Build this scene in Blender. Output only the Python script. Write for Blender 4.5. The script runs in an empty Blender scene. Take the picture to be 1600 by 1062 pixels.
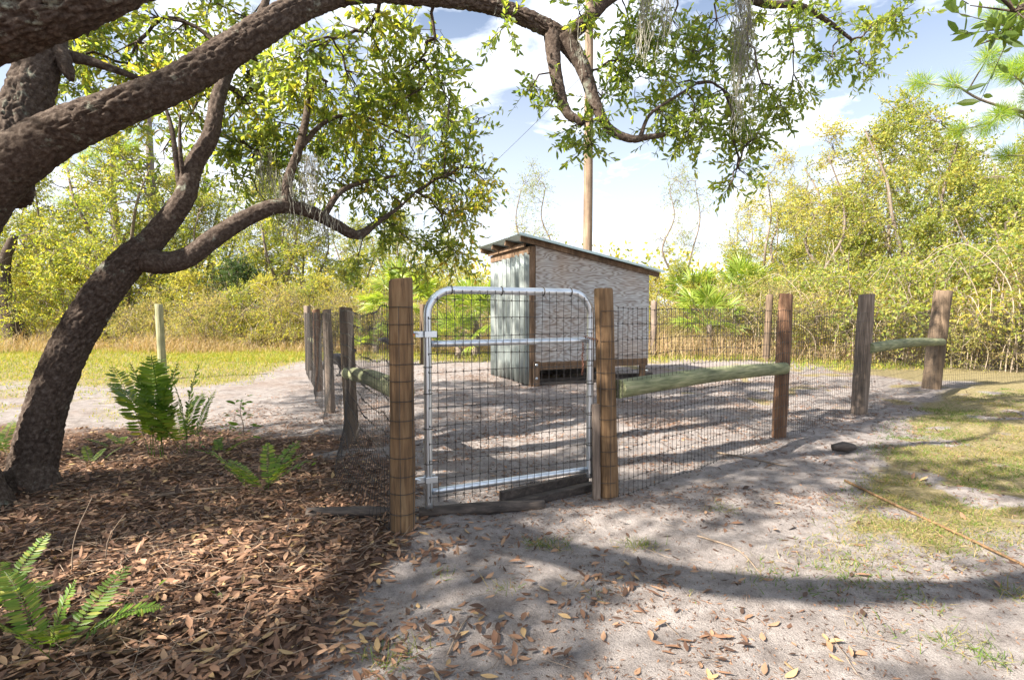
import bpy, math, random
import numpy as np
from mathutils import Vector, Matrix, noise as mnoise
R = math.radians
random.seed(7); rng = np.random.default_rng(7)
scene = bpy.context.scene
col = scene.collection

# ---------------------------------------------------------------- camera, sky, sun, exposure
CAM_H = 1.2; F_PX = 840.0; PITCH = math.atan(41/840)
cd = bpy.data.cameras.new('camera'); cam = bpy.data.objects.new('camera', cd); col.objects.link(cam)
cam.location = (0, 0, CAM_H); cam.rotation_euler = (math.pi/2 - PITCH, 0, 0)
cd.sensor_width = 36; cd.lens = F_PX/1600*36; cd.clip_start = 0.05; cd.clip_end = 2000
scene.camera = cam
SUN_EL = R(38); SUN_AZ = (-0.866, -0.5)            # horizontal direction towards the sun
S = Vector((SUN_AZ[0]*math.cos(SUN_EL), SUN_AZ[1]*math.cos(SUN_EL), math.sin(SUN_EL)))
w = bpy.data.worlds.new('World'); scene.world = w; w.use_nodes = True
nt = w.node_tree; nt.nodes.clear()
def nd(t, typ, **kw):
    n = t.nodes.new(typ)
    for k, v in kw.items():
        if k.startswith('i_'):
            key = k[2:]; n.inputs[int(key) if key.isdigit() else key].default_value = v
        else: setattr(n, k, v)
    return n
sky = nd(nt, 'ShaderNodeTexSky', sky_type='NISHITA'); sky.sun_disc = False
sky.sun_elevation = SUN_EL; sky.sun_rotation = math.atan2(SUN_AZ[0], SUN_AZ[1]) % (2*math.pi)
sky.air_density = 1.0; sky.dust_density = 0.6; sky.ozone_density = 3.0
tc = nd(nt, 'ShaderNodeTexCoord'); sep = nd(nt, 'ShaderNodeSeparateXYZ'); nt.links.new(tc.outputs['Generated'], sep.inputs[0])
az = nd(nt, 'ShaderNodeMath', operation='ABSOLUTE'); nt.links.new(sep.outputs[2], az.inputs[0])
ad = nd(nt, 'ShaderNodeMath', operation='ADD'); ad.inputs[1].default_value = 0.22; nt.links.new(az.outputs[0], ad.inputs[0])
dv = nd(nt, 'ShaderNodeVectorMath', operation='DIVIDE'); cb = nd(nt, 'ShaderNodeCombineXYZ')
nt.links.new(ad.outputs[0], cb.inputs[0]); nt.links.new(ad.outputs[0], cb.inputs[1]); cb.inputs[2].default_value = 1
nt.links.new(tc.outputs['Generated'], dv.inputs[0]); nt.links.new(cb.outputs[0], dv.inputs[1])
n1 = nd(nt, 'ShaderNodeTexNoise'); n1.inputs['Scale'].default_value = 2.3; n1.inputs['Detail'].default_value = 7; n1.inputs['Roughness'].default_value = 0.58
n1.inputs['Distortion'].default_value = 0.3
of = nd(nt, 'ShaderNodeVectorMath', operation='ADD'); of.inputs[1].default_value = (3.4, 0.55, 0.0)
nt.links.new(dv.outputs[0], of.inputs[0]); nt.links.new(of.outputs[0], n1.inputs['Vector'])
rp = nd(nt, 'ShaderNodeValToRGB'); rp.color_ramp.elements[0].position = 0.41; rp.color_ramp.elements[1].position = 0.55
nt.links.new(n1.outputs['Fac'], rp.inputs[0])
hz = nd(nt, 'ShaderNodeMapRange'); hz.inputs[1].default_value = 0.0; hz.inputs[2].default_value = 0.62; hz.inputs[3].default_value = 0.95; hz.inputs[4].default_value = 0.0
nt.links.new(az.outputs[0], hz.inputs[0])                       # cloud bank thickens towards the horizon all round
mxf = nd(nt, 'ShaderNodeMath', operation='MAXIMUM'); nt.links.new(rp.outputs[0], mxf.inputs[0]); nt.links.new(hz.outputs[0], mxf.inputs[1])
mx = nd(nt, 'ShaderNodeMixRGB'); mx.inputs[2].default_value = (7.4, 7.8, 8.5, 1)
nt.links.new(mxf.outputs[0], mx.inputs[0]); hs = nd(nt, 'ShaderNodeHueSaturation'); hs.inputs['Saturation'].default_value = 1.25; hs.inputs['Value'].default_value = .8; nt.links.new(sky.outputs[0], hs.inputs['Color']); nt.links.new(hs.outputs[0], mx.inputs[1])
bg = nd(nt, 'ShaderNodeBackground'); bg.inputs[1].default_value = 0.05
out = nd(nt, 'ShaderNodeOutputWorld'); nt.links.new(mx.outputs[0], bg.inputs[0]); nt.links.new(bg.outputs[0], out.inputs[0])
ld = bpy.data.lights.new('sun', 'SUN'); ld.energy = 5.0; ld.angle = R(0.53); ld.color = (1.0, 0.92, 0.80)
sun = bpy.data.objects.new('sun', ld); col.objects.link(sun); sun.rotation_euler = S.to_track_quat('Z', 'Y').to_euler(); sun.location = (-10, -6, 12)
scene.view_settings.view_transform = 'Standard'; scene.view_settings.look = 'None'
scene.view_settings.exposure = 1.95; scene.view_settings.gamma = 1.0; scene.view_settings.use_curve_mapping = False
scene.render.engine = 'CYCLES'
scene.cycles.max_bounces = 6; scene.cycles.diffuse_bounces = 3; scene.cycles.glossy_bounces = 2; scene.cycles.transmission_bounces = 3; scene.cycles.transparent_max_bounces = 8

# ---------------------------------------------------------------- helpers
def at(px, py, Y):
    """photo position + distance along the view axis -> point in the place (metres)"""
    cx = (px-800)/F_PX; cy = -(py-531)/F_PX; c, s = math.cos(PITCH), math.sin(PITCH)
    d = (cx, cy*s + c, cy*c - s); k = Y/d[1]
    return np.array((d[0]*k, Y, CAM_H + d[2]*k))
def gnd(px, py):
    cy = -(py-531)/F_PX; c, s = math.cos(PITCH), math.sin(PITCH)
    k = -CAM_H/(cy*c - s); return np.array(((px-800)/F_PX*k, (cy*s+c)*k))
def to_px(p):
    x, y, z = p[0], p[1], p[2]-CAM_H; c, s = math.cos(PITCH), math.sin(PITCH)
    zc = y*c - z*s; yc = y*s + z*c
    if zc < 0.05: return None
    return 800 + F_PX*x/zc, 531 - F_PX*yc/zc
def _h(ix, iy, seed):
    n = (ix.astype(np.int64)*374761393 + iy.astype(np.int64)*668265263 + seed*974634777) & 0xffffffff
    n = ((n ^ (n >> 13))*1274126177) & 0xffffffff
    return ((n ^ (n >> 16)) & 0xffff)/65535.0
def vn(x, y, seed=0):
    x = np.asarray(x, float); y = np.asarray(y, float)
    ix = np.floor(x); iy = np.floor(y); fx = x-ix; fy = y-iy; fx = fx*fx*(3-2*fx); fy = fy*fy*(3-2*fy)
    a = _h(ix, iy, seed); b = _h(ix+1, iy, seed); c = _h(ix, iy+1, seed); d = _h(ix+1, iy+1, seed)
    return (a*(1-fx)+b*fx)*(1-fy) + (c*(1-fx)+d*fx)*fy
def fbm(x, y, seed=0, o=4):
    v = 0; a = 0.5; t = 0
    for i in range(o): v = v + a*vn(x, y, seed+i); t += a; a *= 0.5; x = x*2.03; y = y*2.03
    return v/t
def sst(e0, e1, x):
    t = np.clip((x-e0)/(e1-e0), 0, 1); return t*t*(3-2*t)
def gz(x, y):
    x = np.asarray(x, float); y = np.asarray(y, float)
    near = 1/(1+(np.abs(y)/14)**2)
    return (0.07*(fbm(x*.7, y*.7, 11, 3)-.5) + near*(0.05*(fbm(x*3.1, y*3.1, 21, 3)-.5) + 0.032*(fbm(x*8, y*8, 31, 3)-.5)))
def gzf(x, y): return float(gz(np.array([x]), np.array([y]))[0])

def link(o, parent=None):
    col.objects.link(o)
    if parent is not None: o.parent = parent
    return o
def mk(name, V, faces, mat, parent=None, smooth=False, attrs=None, midx=None):
    me = bpy.data.meshes.new(name)
    if isinstance(faces, np.ndarray): faces = [faces]
    V = np.asarray(V, np.float32).reshape(-1, 3)
    me.vertices.add(len(V)); me.vertices.foreach_set('co', V.ravel())
    li = np.concatenate([np.asarray(f, np.int32).ravel() for f in faces])
    cnt = np.concatenate([np.full(len(f), np.asarray(f).shape[1], np.int32) for f in faces])
    st = np.concatenate(([0], np.cumsum(cnt)[:-1])).astype(np.int32)
    me.loops.add(len(li)); me.loops.foreach_set('vertex_index', li)
    me.polygons.add(len(cnt)); me.polygons.foreach_set('loop_start', st)
    me.polygons.foreach_set('use_smooth', np.full(len(cnt), smooth, bool))
    if midx is not None: me.polygons.foreach_set('material_index', np.asarray(midx, np.int32))
    me.update(calc_edges=True)
    if attrs:
        for k, (dom, arr) in attrs.items():
            a = me.attributes.new(k, 'FLOAT', dom); a.data.foreach_set('value', np.asarray(arr, np.float32).ravel())
    for m in (mat if isinstance(mat, (list, tuple)) else [mat]): me.materials.append(m)
    o = bpy.data.objects.new(name, me)
    return link(o, parent)
def tag(o, label, cat, group=None, kind=None):
    o['label'] = label; o['category'] = cat
    if group: o['group'] = group
    if kind: o['kind'] = kind
    return o
def thing(name, loc, label, cat, group=None, rz=0):
    o = bpy.data.objects.new(name, None); col.objects.link(o); o.location = loc; o.rotation_euler = (0, 0, rz)
    o.empty_display_size = 0.2
    return tag(o, label, cat, group)
def copy_tree(o, loc, rz=0, sc=1.0, label=None):
    c = o.copy(); col.objects.link(c); c.location = loc; c.rotation_euler = (0, 0, rz)
    c.scale = (sc, sc, sc) if not isinstance(sc, (tuple, list)) else sc
    if label: c['label'] = label
    for ch in o.children:
        k = ch.copy(); col.objects.link(k); k.parent = c
        for g in ch.children:
            q = g.copy(); col.objects.link(q); q.parent = k
    return c
def unit(v): return v/np.maximum(np.linalg.norm(v, axis=-1, keepdims=True), 1e-9)
def frames(d):
    up = np.where(np.abs(d[:, 2:3]) > .9, np.array([[1., 0, 0]]), np.array([[0, 0, 1.]]))
    s = unit(np.cross(d, up)); return s, np.cross(s, d)
def prisms(A, B, ra, rb, n=3):
    """N tapered n-sided sticks -> verts, quads"""
    A = np.asarray(A, float).reshape(-1, 3); B = np.asarray(B, float).reshape(-1, 3); N = len(A)
    ra = np.broadcast_to(np.asarray(ra, float), (N,)); rb = np.broadcast_to(np.asarray(rb, float), (N,))
    s, t = frames(unit(B-A)); a = np.arange(n)*2*math.pi/n
    off = s[:, None, :]*np.cos(a)[None, :, None] + t[:, None, :]*np.sin(a)[None, :, None]
    V = np.concatenate((A[:, None]+off*ra[:, None, None], B[:, None]+off*rb[:, None, None]), 1)
    i = np.arange(n); j = (i+1) % n
    q = np.stack((i, j, j+n, i+n), 1)
    Fc = (np.arange(N)[:, None, None]*2*n + q[None]).reshape(-1, 4)
    return V.reshape(-1, 3), Fc
def merge(*vf):
    Vs = []; Fs = {}; o = 0
    for V, F in vf:
        Vs.append(V)
        for f in (F if isinstance(F, list) else [F]):
            Fs.setdefault(f.shape[1], []).append(f+o)
        o += len(V)
    return np.concatenate(Vs), [np.concatenate(v) for v in Fs.values()]
def smooth_path(P, r, step):
    P = np.asarray(P, float); r = np.asarray(r, float)
    seg = np.linalg.norm(np.diff(P, axis=0), axis=1); t = np.concatenate(([0], np.cumsum(seg)))
    n = max(int(t[-1]/step), 2); q = np.linspace(0, t[-1], n+1)
    ext = np.vstack((2*P[0]-P[1], P, 2*P[-1]-P[-2])); te = np.concatenate(([t[0]-seg[0]], t, [t[-1]+seg[-1]]))
    res = []
    for v in q:
        i = min(max(np.searchsorted(t, v, 'right')-1, 0), len(P)-2); u = (v-t[i])/max(seg[i], 1e-9)
        p0, p1, p2, p3 = ext[i], ext[i+1], ext[i+2], ext[i+3]
        h = seg[i]; m1 = (p2-p0)/max(te[i+2]-te[i], 1e-9)*h; m2 = (p3-p1)/max(te[i+3]-te[i+1], 1e-9)*h
        u2 = u*u; u3 = u2*u
        res.append((2*u3-3*u2+1)*p1+(u3-2*u2+u)*m1+(-2*u3+3*u2)*p2+(u3-u2)*m2)
    return np.array(res), np.interp(q, t, r), q
def tube(P, r, seg=8, step=0.1, cap=True, bark=0.0, wob=0.0, seed=0, kfreq=34):
    C, rr, q = smooth_path(P, r, step); n = len(C)
    T = unit(np.gradient(C, axis=0)); N = np.zeros_like(C)
    a = np.array((0, 0, 1.)) if abs(T[0][2]) < .9 else np.array((1., 0, 0)); N[0] = unit(np.cross(T[0], a))
    for i in range(1, n):
        v = N[i-1]-T[i]*np.dot(N[i-1], T[i]); N[i] = v/np.linalg.norm(v)
    Bn = np.cross(T, N); th = np.arange(seg)*2*math.pi/seg
    rad = np.repeat(rr[:, None], seg, 1)
    if wob:
        for i in range(n):
            for j in range(0, seg):
                rad[i, j] *= 1+wob*mnoise.noise((math.cos(th[j])*1.5+seed*7, math.sin(th[j])*1.5, q[i]*3))
    if bark:
        for i in range(n):
            R0 = rr[i]
            for j in range(seg):
                x, y = math.cos(th[j])*R0*kfreq, math.sin(th[j])*R0*kfreq; z = q[i]*kfreq*.24
                wv = mnoise.noise((x*.45, y*.45, z*.8+seed*9))*1.3
                d = mnoise.voronoi((x+wv, y-wv, z+seed*13))[0]; e = min((d[1]-d[0])/.26, 1)
                lump = mnoise.noise((x*.12+seed, y*.12, z*.12))
                rad[i, j] += bark*(e*(2-e)-.75)*(.75+.6*mnoise.noise((x*.2, y*.2, z*.3+5))) + bark*.45*(mnoise.noise((x*1.7, y*1.7, z*3.5))) + R0*.07*lump
    V = C[:, None]+(N[:, None]*np.cos(th)[None, :, None]+Bn[:, None]*np.sin(th)[None, :, None])*rad[..., None]
    V = V.reshape(-1, 3); i = np.arange(n-1)[:, None]*seg; j = np.arange(seg)[None]; j2 = (j+1) % seg
    Q = np.stack((i+j, i+j2, i+j2+seg, i+j+seg), -1).reshape(-1, 4)
    if not cap: return V, Q
    V = np.vstack((V, C[:1], C[-1:])); b = n*seg; jj = np.arange(seg); k = (jj+1) % seg
    return V, [Q, np.stack((np.full(seg, b), k, jj), 1), np.stack((np.full(seg, b+1), (n-1)*seg+jj, (n-1)*seg+k), 1)]
def box(c, ax, ay, az, sx, sy, sz):
    c = np.asarray(c, float); V = []
    for k in (-1, 1):
        for (i, j) in ((-1, -1), (1, -1), (1, 1), (-1, 1)):
            V.append(c+np.asarray(ax)*i*sx/2+np.asarray(ay)*j*sy/2+np.asarray(az)*k*sz/2)
    return np.array(V), np.array([(0, 3, 2, 1), (4, 5, 6, 7), (0, 1, 5, 4), (1, 2, 6, 5), (2, 3, 7, 6), (3, 0, 4, 7)])
X3, Y3, Z3 = np.eye(3)
def beam(A, B, wd, ht, up=Z3):
    A = np.asarray(A, float); B = np.asarray(B, float); d = unit(B-A); s = unit(np.cross(d, up)); u = np.cross(s, d)
    return box((A+B)/2, d, s, u, np.linalg.norm(B-A), wd, ht)
def bev(o, wdt=0.004):
    m = o.modifiers.new('bevel', 'BEVEL'); m.width = wdt; m.segments = 2; m.limit_method = 'ANGLE'; return o

# ---------------------------------------------------------------- materials
def mat(name):
    m = bpy.data.materials.new(name); m.use_nodes = True; t = m.node_tree
    return m, t, t.nodes['Principled BSDF']
def ramp(t, src, stops):
    r = nd(t, 'ShaderNodeValToRGB'); e = r.color_ramp.elements
    while len(e) < len(stops): e.new(0.5)
    for k, (p, c) in zip(e, stops): k.position = p; k.color = (*c, 1)
    t.links.new(src, r.inputs[0]); return r
def noise_node(t, scale, detail=4, rough=.55, vec=None, stretch=None, dist=0):
    n = nd(t, 'ShaderNodeTexNoise'); n.inputs['Scale'].default_value = scale; n.inputs['Detail'].default_value = detail
    n.inputs['Roughness'].default_value = rough; n.inputs['Distortion'].default_value = dist
    c = nd(t, 'ShaderNodeTexCoord'); src = c.outputs['Object']
    if stretch:
        mp = nd(t, 'ShaderNodeMapping'); mp.inputs['Scale'].default_value = stretch; t.links.new(src, mp.inputs[0]); src = mp.outputs[0]
    t.links.new(src, n.inputs['Vector']); return n
def bump(t, src, bsdf, strength=.5, dist=.01):
    b = nd(t, 'ShaderNodeBump'); b.inputs['Strength'].default_value = strength; b.inputs['Distance'].default_value = dist
    t.links.new(src, b.inputs['Height']); t.links.new(b.outputs[0], bsdf.inputs['Normal']); return b
def wood_mat(name, c0, c1, c2, stretch=(14, 14, 1.1), rough=.85):
    m, t, b = mat(name); n = noise_node(t, 3.0, 6, .6, stretch=stretch, dist=.4)
    n2 = noise_node(t, 2.2, 3, .6)
    r = ramp(t, n.outputs['Fac'], [(.3, c0), (.5, c1), (.72, c2)])
    r2 = ramp(t, n2.outputs['Fac'], [(.3, (.62, .62, .62)), (.7, (1.15, 1.12, 1.08))])
    x = nd(t, 'ShaderNodeMixRGB', blend_type='MULTIPLY'); x.inputs[0].default_value = 1
    t.links.new(r.outputs[0], x.inputs[1]); t.links.new(r2.outputs[0], x.inputs[2]); t.links.new(x.outputs[0], b.inputs['Base Color'])
    b.inputs['Roughness'].default_value = rough; bump(t, n.outputs['Fac'], b, .55, .008); return m
def leaf_mat(name, stops, trans=.4, rough=.5, spec=.4, tcol=1.6):
    m, t, b = mat(name); a = nd(t, 'ShaderNodeAttribute', attribute_name='rnd')
    r = ramp(t, a.outputs['Fac'], stops); t.links.new(r.outputs[0], b.inputs['Base Color'])
    b.inputs['Roughness'].default_value = rough; b.inputs['Specular IOR Level'].default_value = spec
    tr = nd(t, 'ShaderNodeBsdfTranslucent'); g = nd(t, 'ShaderNodeMixRGB', blend_type='MULTIPLY'); g.inputs[0].default_value = 1
    g.inputs[2].default_value = (1.25*tcol, 1.15*tcol, .5*tcol, 1); t.links.new(r.outputs[0], g.inputs[1]); t.links.new(g.outputs[0], tr.inputs[0])
    ms = nd(t, 'ShaderNodeMixShader'); ms.inputs[0].default_value = trans
    t.links.new(b.outputs[0], ms.inputs[1]); t.links.new(tr.outputs[0], ms.inputs[2]); t.links.new(ms.outputs[0], t.nodes['Material Output'].inputs[0])
    return m
def plain(name, c, rough=.8, metal=0, var=.25, scale=6, bmp=.2):
    m, t, b = mat(name); n = noise_node(t, scale, 5)
    lo = tuple(v*(1-var) for v in c); hi = tuple(min(v*(1+var), 1) for v in c)
    r = ramp(t, n.outputs['Fac'], [(.3, lo), (.7, hi)]); t.links.new(r.outputs[0], b.inputs['Base Color'])
    b.inputs['Roughness'].default_value = rough; b.inputs['Metallic'].default_value = metal
    if bmp: bump(t, n.outputs['Fac'], b, bmp, .004)
    return m
M = {}
def bark_mat(name, c0, c1, c2, lichen=(.30, .33, .27), la=.0, moss=False):
    m, t, b = mat(name); n = noise_node(t, 38, 6, .7); n2 = noise_node(t, 5.5, 5, .7)
    r = ramp(t, n.outputs['Fac'], [(.3, c0), (.5, c1), (.75, c2)])
    l = ramp(t, n2.outputs['Fac'], [(.58-la, (0, 0, 0)), (.66-la, (1, 1, 1))])
    x = nd(t, 'ShaderNodeMixRGB'); x.inputs[2].default_value = (*lichen, 1); k = nd(t, 'ShaderNodeMath', operation='MULTIPLY'); k.inputs[1].default_value = .55
    t.links.new(l.outputs[0], k.inputs[0]); t.links.new(k.outputs[0], x.inputs[0]); t.links.new(r.outputs[0], x.inputs[1])
    t.links.new(x.outputs[0], b.inputs['Base Color']); b.inputs['Roughness'].default_value = .95; b.inputs['Specular IOR Level'].default_value = .15
    bump(t, n.outputs['Fac'], b, .9, .008); return m
M['bark'] = bark_mat('oak_bark', (.03, .021, .017), (.068, .05, .04), (.16, .13, .11), la=-.03)
M['bark_far'] = bark_mat('thin_bark', (.09, .07, .055), (.17, .135, .11), (.28, .24, .2))
M['bark_pine'] = bark_mat('pine_bark', (.10, .085, .08), (.2, .17, .155), (.32, .28, .26))
M['leaf_oak'] = leaf_mat('oak_leaf', [(0, (.05, .09, .028)), (.35, (.10, .145, .034)), (.7, (.175, .205, .042)), (.9, (.26, .24, .05)), (1, (.32, .2, .05))], .56, .38, .5, 2.5)
M['leaf_bush'] = leaf_mat('bush_leaf', [(0, (.14, .18, .04)), (.4, (.29, .30, .065)), (.75, (.43, .39, .085)), (1, (.5, .38, .11))], .45, .55, .3)
M['leaf_tree'] = leaf_mat('tree_leaf', [(0, (.09, .14, .03)), (.45, (.21, .26, .05)), (.8, (.37, .35, .07)), (1, (.48, .37, .09))], .46, .5, .35)
M['leaf_bramble'] = leaf_mat('bramble_leaf', [(0, (.15, .2, .045)), (.35, (.3, .3, .08)), (.7, (.42, .35, .15)), (1, (.42, .28, .15))], .42, .7, .2)
M['leaf_cedar'] = leaf_mat('cedar_leaf', [(0, (.025, .055, .018)), (.6, (.05, .09, .025)), (1, (.09, .12, .035))], .25, .6, .2)
M['needle'] = leaf_mat('pine_needle', [(0, (.12, .22, .03)), (.6, (.22, .34, .045)), (1, (.4, .42, .07))], .4, .45, .3)
M['palm'] = leaf_mat('palmetto_blade', [(0, (.14, .22, .035)), (.6, (.25, .34, .06)), (1, (.42, .4, .12))], .4, .4, .4)
M['fern'] = leaf_mat('fern_pinna', [(0, (.06, .13, .016)), (.6, (.13, .22, .028)), (1, (.3, .31, .06))], .42, .45, .35, 1.3)
M['dead_leaf'] = leaf_mat('fallen_leaf', [(0, (.045, .027, .02)), (.3, (.13, .07, .045)), (.6, (.25, .14, .085)), (.9, (.37, .23, .145)), (1, (.4, .28, .13))], .12, .6, .3, 1.0)
M['grass'] = leaf_mat('grass_blade', [(0, (.06, .125, .02)), (.45, (.12, .18, .032)), (.7, (.22, .2, .065)), (1, (.34, .26, .13))], .35, .6, .25, 1.2)
M['meadow'] = leaf_mat('meadow_grass', [(0, (.14, .22, .025)), (.5, (.26, .29, .04)), (.8, (.38, .33, .07)), (1, (.44, .33, .12))], .35, .6, .2, 1.2)
M['straw'] = leaf_mat('dry_grass', [(0, (.28, .23, .11)), (.5, (.42, .33, .19)), (1, (.44, .29, .19))], .3, .7, .2, 1.1)
M['moss'] = plain('spanish_moss', (.25, .24, .20), .95, 0, .35, 20, 0)
M['twig'] = plain('dry_twig', (.2, .15, .11), .9, 0, .4, 30)
M['wood_gold'] = wood_mat('treated_post_wood', (.06, .036, .018), (.18, .105, .05), (.29, .19, .10))
M['wood_dark'] = wood_mat('dark_post_wood', (.06, .042, .028), (.13, .09, .058), (.21, .15, .10))
M['wood_red'] = wood_mat('reddish_post_wood', (.075, .04, .024), (.16, .082, .045), (.25, .15, .09))
M['wood_grey'] = wood_mat('grey_post_wood', (.09, .07, .055), (.19, .145, .115), (.32, .255, .21))
M['wood_green'] = wood_mat('green_treated_wood', (.085, .10, .05), (.19, .21, .11), (.33, .32, .2), stretch=(2.0, 20, 20))
M['wood_green_v'] = wood_mat('green_treated_post', (.15, .16, .08), (.28, .28, .16), (.38, .37, .24))
M['wood_shed'] = wood_mat('shed_lumber', (.09, .055, .032), (.17, .105, .062), (.27, .18, .12), stretch=(6, 6, 1.5))
M['wood_plank'] = wood_mat('weathered_plank', (.035, .028, .025), (.075, .06, .052), (.15, .12, .10), stretch=(2, 12, 12))
M['pole'] = wood_mat('utility_pole_wood', (.14, .095, .06), (.22, .155, .105), (.3, .23, .17), stretch=(7, 7, .35))
M['galv'] = plain('galvanised_tube', (.62, .67, .72), .33, .9, .12, 9, .05)
M['wire'] = plain('fence_wire', (.06, .055, .052), .55, .6, .3, 20, 0)
M['rust'] = plain('rusty_chain', (.16, .07, .045), .7, .5, .4, 40, .2)
M['roof'] = plain('roof_sheet', (.42, .52, .52), .42, .7, .12, 3, .05)
M['black'] = plain('black_plumage', (.015, .015, .02), .45, 0, .4, 20)
M['white_f'] = plain('pale_plumage', (.5, .47, .46), .8, 0, .25, 25)
M['orange_f'] = plain('rust_plumage', (.45, .19, .05), .7, 0, .35, 25)
M['leg'] = plain('bird_leg', (.5, .27, .06), .6, 0, .2, 25)
M['red'] = plain('red_comb', (.45, .03, .02), .5, 0, .2, 25)
# corrugated metal with dull zinc patches
m, t, b = mat('corrugated_metal'); n = noise_node(t, 5, 6, .6, stretch=(1, 1, .4))
r = ramp(t, n.outputs['Fac'], [(.3, (.15, .18, .18)), (.55, (.24, .27, .265)), (.75, (.34, .36, .345))]); t.links.new(r.outputs[0], b.inputs['Base Color'])
b.inputs['Metallic'].default_value = .6; b.inputs['Roughness'].default_value = .5; M['corr'] = m
# plywood: weathered whitewash over contour grain
m, t, b = mat('weathered_plywood'); c = nd(t, 'ShaderNodeTexCoord'); mp = nd(t, 'ShaderNodeMapping'); mp.inputs['Scale'].default_value = (.45, .45, 2.4)
t.links.new(c.outputs['Object'], mp.inputs[0]); n = nd(t, 'ShaderNodeTexNoise'); n.inputs['Scale'].default_value = 1.7; n.inputs['Detail'].default_value = 3; n.inputs['Roughness'].default_value = .5
t.links.new(mp.outputs[0], n.inputs['Vector']); ml = nd(t, 'ShaderNodeMath', operation='MULTIPLY'); ml.inputs[1].default_value = 19; t.links.new(n.outputs['Fac'], ml.inputs[0])
fr = nd(t, 'ShaderNodeMath', operation='PINGPONG'); fr.inputs[1].default_value = .5; t.links.new(ml.outputs[0], fr.inputs[0])
n3 = noise_node(t, 9, 4, .6, stretch=(.6, .6, 9)); mm = nd(t, 'ShaderNodeMath', operation='MULTIPLY_ADD'); mm.inputs[1].default_value = .42; t.links.new(n3.outputs['Fac'], mm.inputs[0]); t.links.new(fr.outputs[0], mm.inputs[2])
r = ramp(t, mm.outputs[0], [(.2, (.24, .2, .18)), (.42, (.36, .35, .345)), (.66, (.48, .485, .49))])
n4 = noise_node(t, 1.1, 3); rz = ramp(t, n4.outputs['Fac'], [(.42, (1, 1, 1)), (.68, (1.02, .86, .74))])
x = nd(t, 'ShaderNodeMixRGB', blend_type='MULTIPLY'); x.inputs[0].default_value = 1; t.links.new(r.outputs[0], x.inputs[1]); t.links.new(rz.outputs[0], x.inputs[2])
t.links.new(x.outputs[0], b.inputs['Base Color']); b.inputs['Roughness'].default_value = .85; bump(t, mm.outputs[0], b, .25, .004); M['ply'] = m
# ground: sand, leaf mould, turf soil by vertex masks broken up with noise
m, t, b = mat('sandy_ground')
al = nd(t, 'ShaderNodeAttribute', attribute_name='litter'); ag = nd(t, 'ShaderNodeAttribute', attribute_name='turf'); am = nd(t, 'ShaderNodeAttribute', attribute_name='debris')
n = noise_node(t, 9, 8, .68); nf = noise_node(t, 160, 4, .7); nm = noise_node(t, 38, 5, .7)
sand = ramp(t, n.outputs['Fac'], [(.28, (.14, .118, .11)), (.46, (.25, .222, .21)), (.68, (.37, .335, .32))])
grit = ramp(t, nf.outputs['Fac'], [(.33, (.52, .50, .48)), (.5, (1, 1, 1)), (.7, (1.12, 1.12, 1.12))])
x0 = nd(t, 'ShaderNodeMixRGB', blend_type='MULTIPLY'); x0.inputs[0].default_value = .8; t.links.new(sand.outputs[0], x0.inputs[1]); t.links.new(grit.outputs[0], x0.inputs[2])
deb = ramp(t, nm.outputs['Fac'], [(.35, (.11, .07, .05)), (.65, (.27, .2, .16))])
lit = ramp(t, nm.outputs['Fac'], [(.3, (.05, .03, .022)), (.55, (.14, .08, .052)), (.75, (.25, .155, .10))])
tur = ramp(t, nm.outputs['Fac'], [(.3, (.11, .10, .04)), (.5, (.23, .19, .095)), (.75, (.34, .28, .19))])
def masked(prev, attr, colr, nz, lo, hi):
    a = nd(t, 'ShaderNodeMath', operation='ADD'); s = nd(t, 'ShaderNodeMath', operation='MULTIPLY_ADD'); s.inputs[1].default_value = .9; s.inputs[2].default_value = -.45
    t.links.new(nz.outputs['Fac'], s.inputs[0]); t.links.new(attr.outputs['Fac'], a.inputs[0]); t.links.new(s.outputs[0], a.inputs[1])
    mr = nd(t, 'ShaderNodeMapRange'); mr.inputs[1].default_value = lo; mr.inputs[2].default_value = hi; t.links.new(a.outputs[0], mr.inputs[0])
    x = nd(t, 'ShaderNodeMixRGB'); t.links.new(mr.outputs[0], x.inputs[0]); t.links.new(prev.outputs[0], x.inputs[1]); t.links.new(colr.outputs[0], x.inputs[2]); return x
x1 = masked(x0, am, deb, nm, .25, .85); x2 = masked(x1, ag, tur, nm, .35, .7); x3 = masked(x2, al, lit, nm, .35, .65)
t.links.new(x3.outputs[0], b.inputs['Base Color']); b.inputs['Roughness'].default_value = .95; b.inputs['Specular IOR Level'].default_value = .15
ad2 = nd(t, 'ShaderNodeMath', operation='ADD'); t.links.new(nm.outputs['Fac'], ad2.inputs[0]); t.links.new(nf.outputs['Fac'], ad2.inputs[1]); bump(t, ad2.outputs[0], b, .9, .016)
M['ground'] = m

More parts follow.
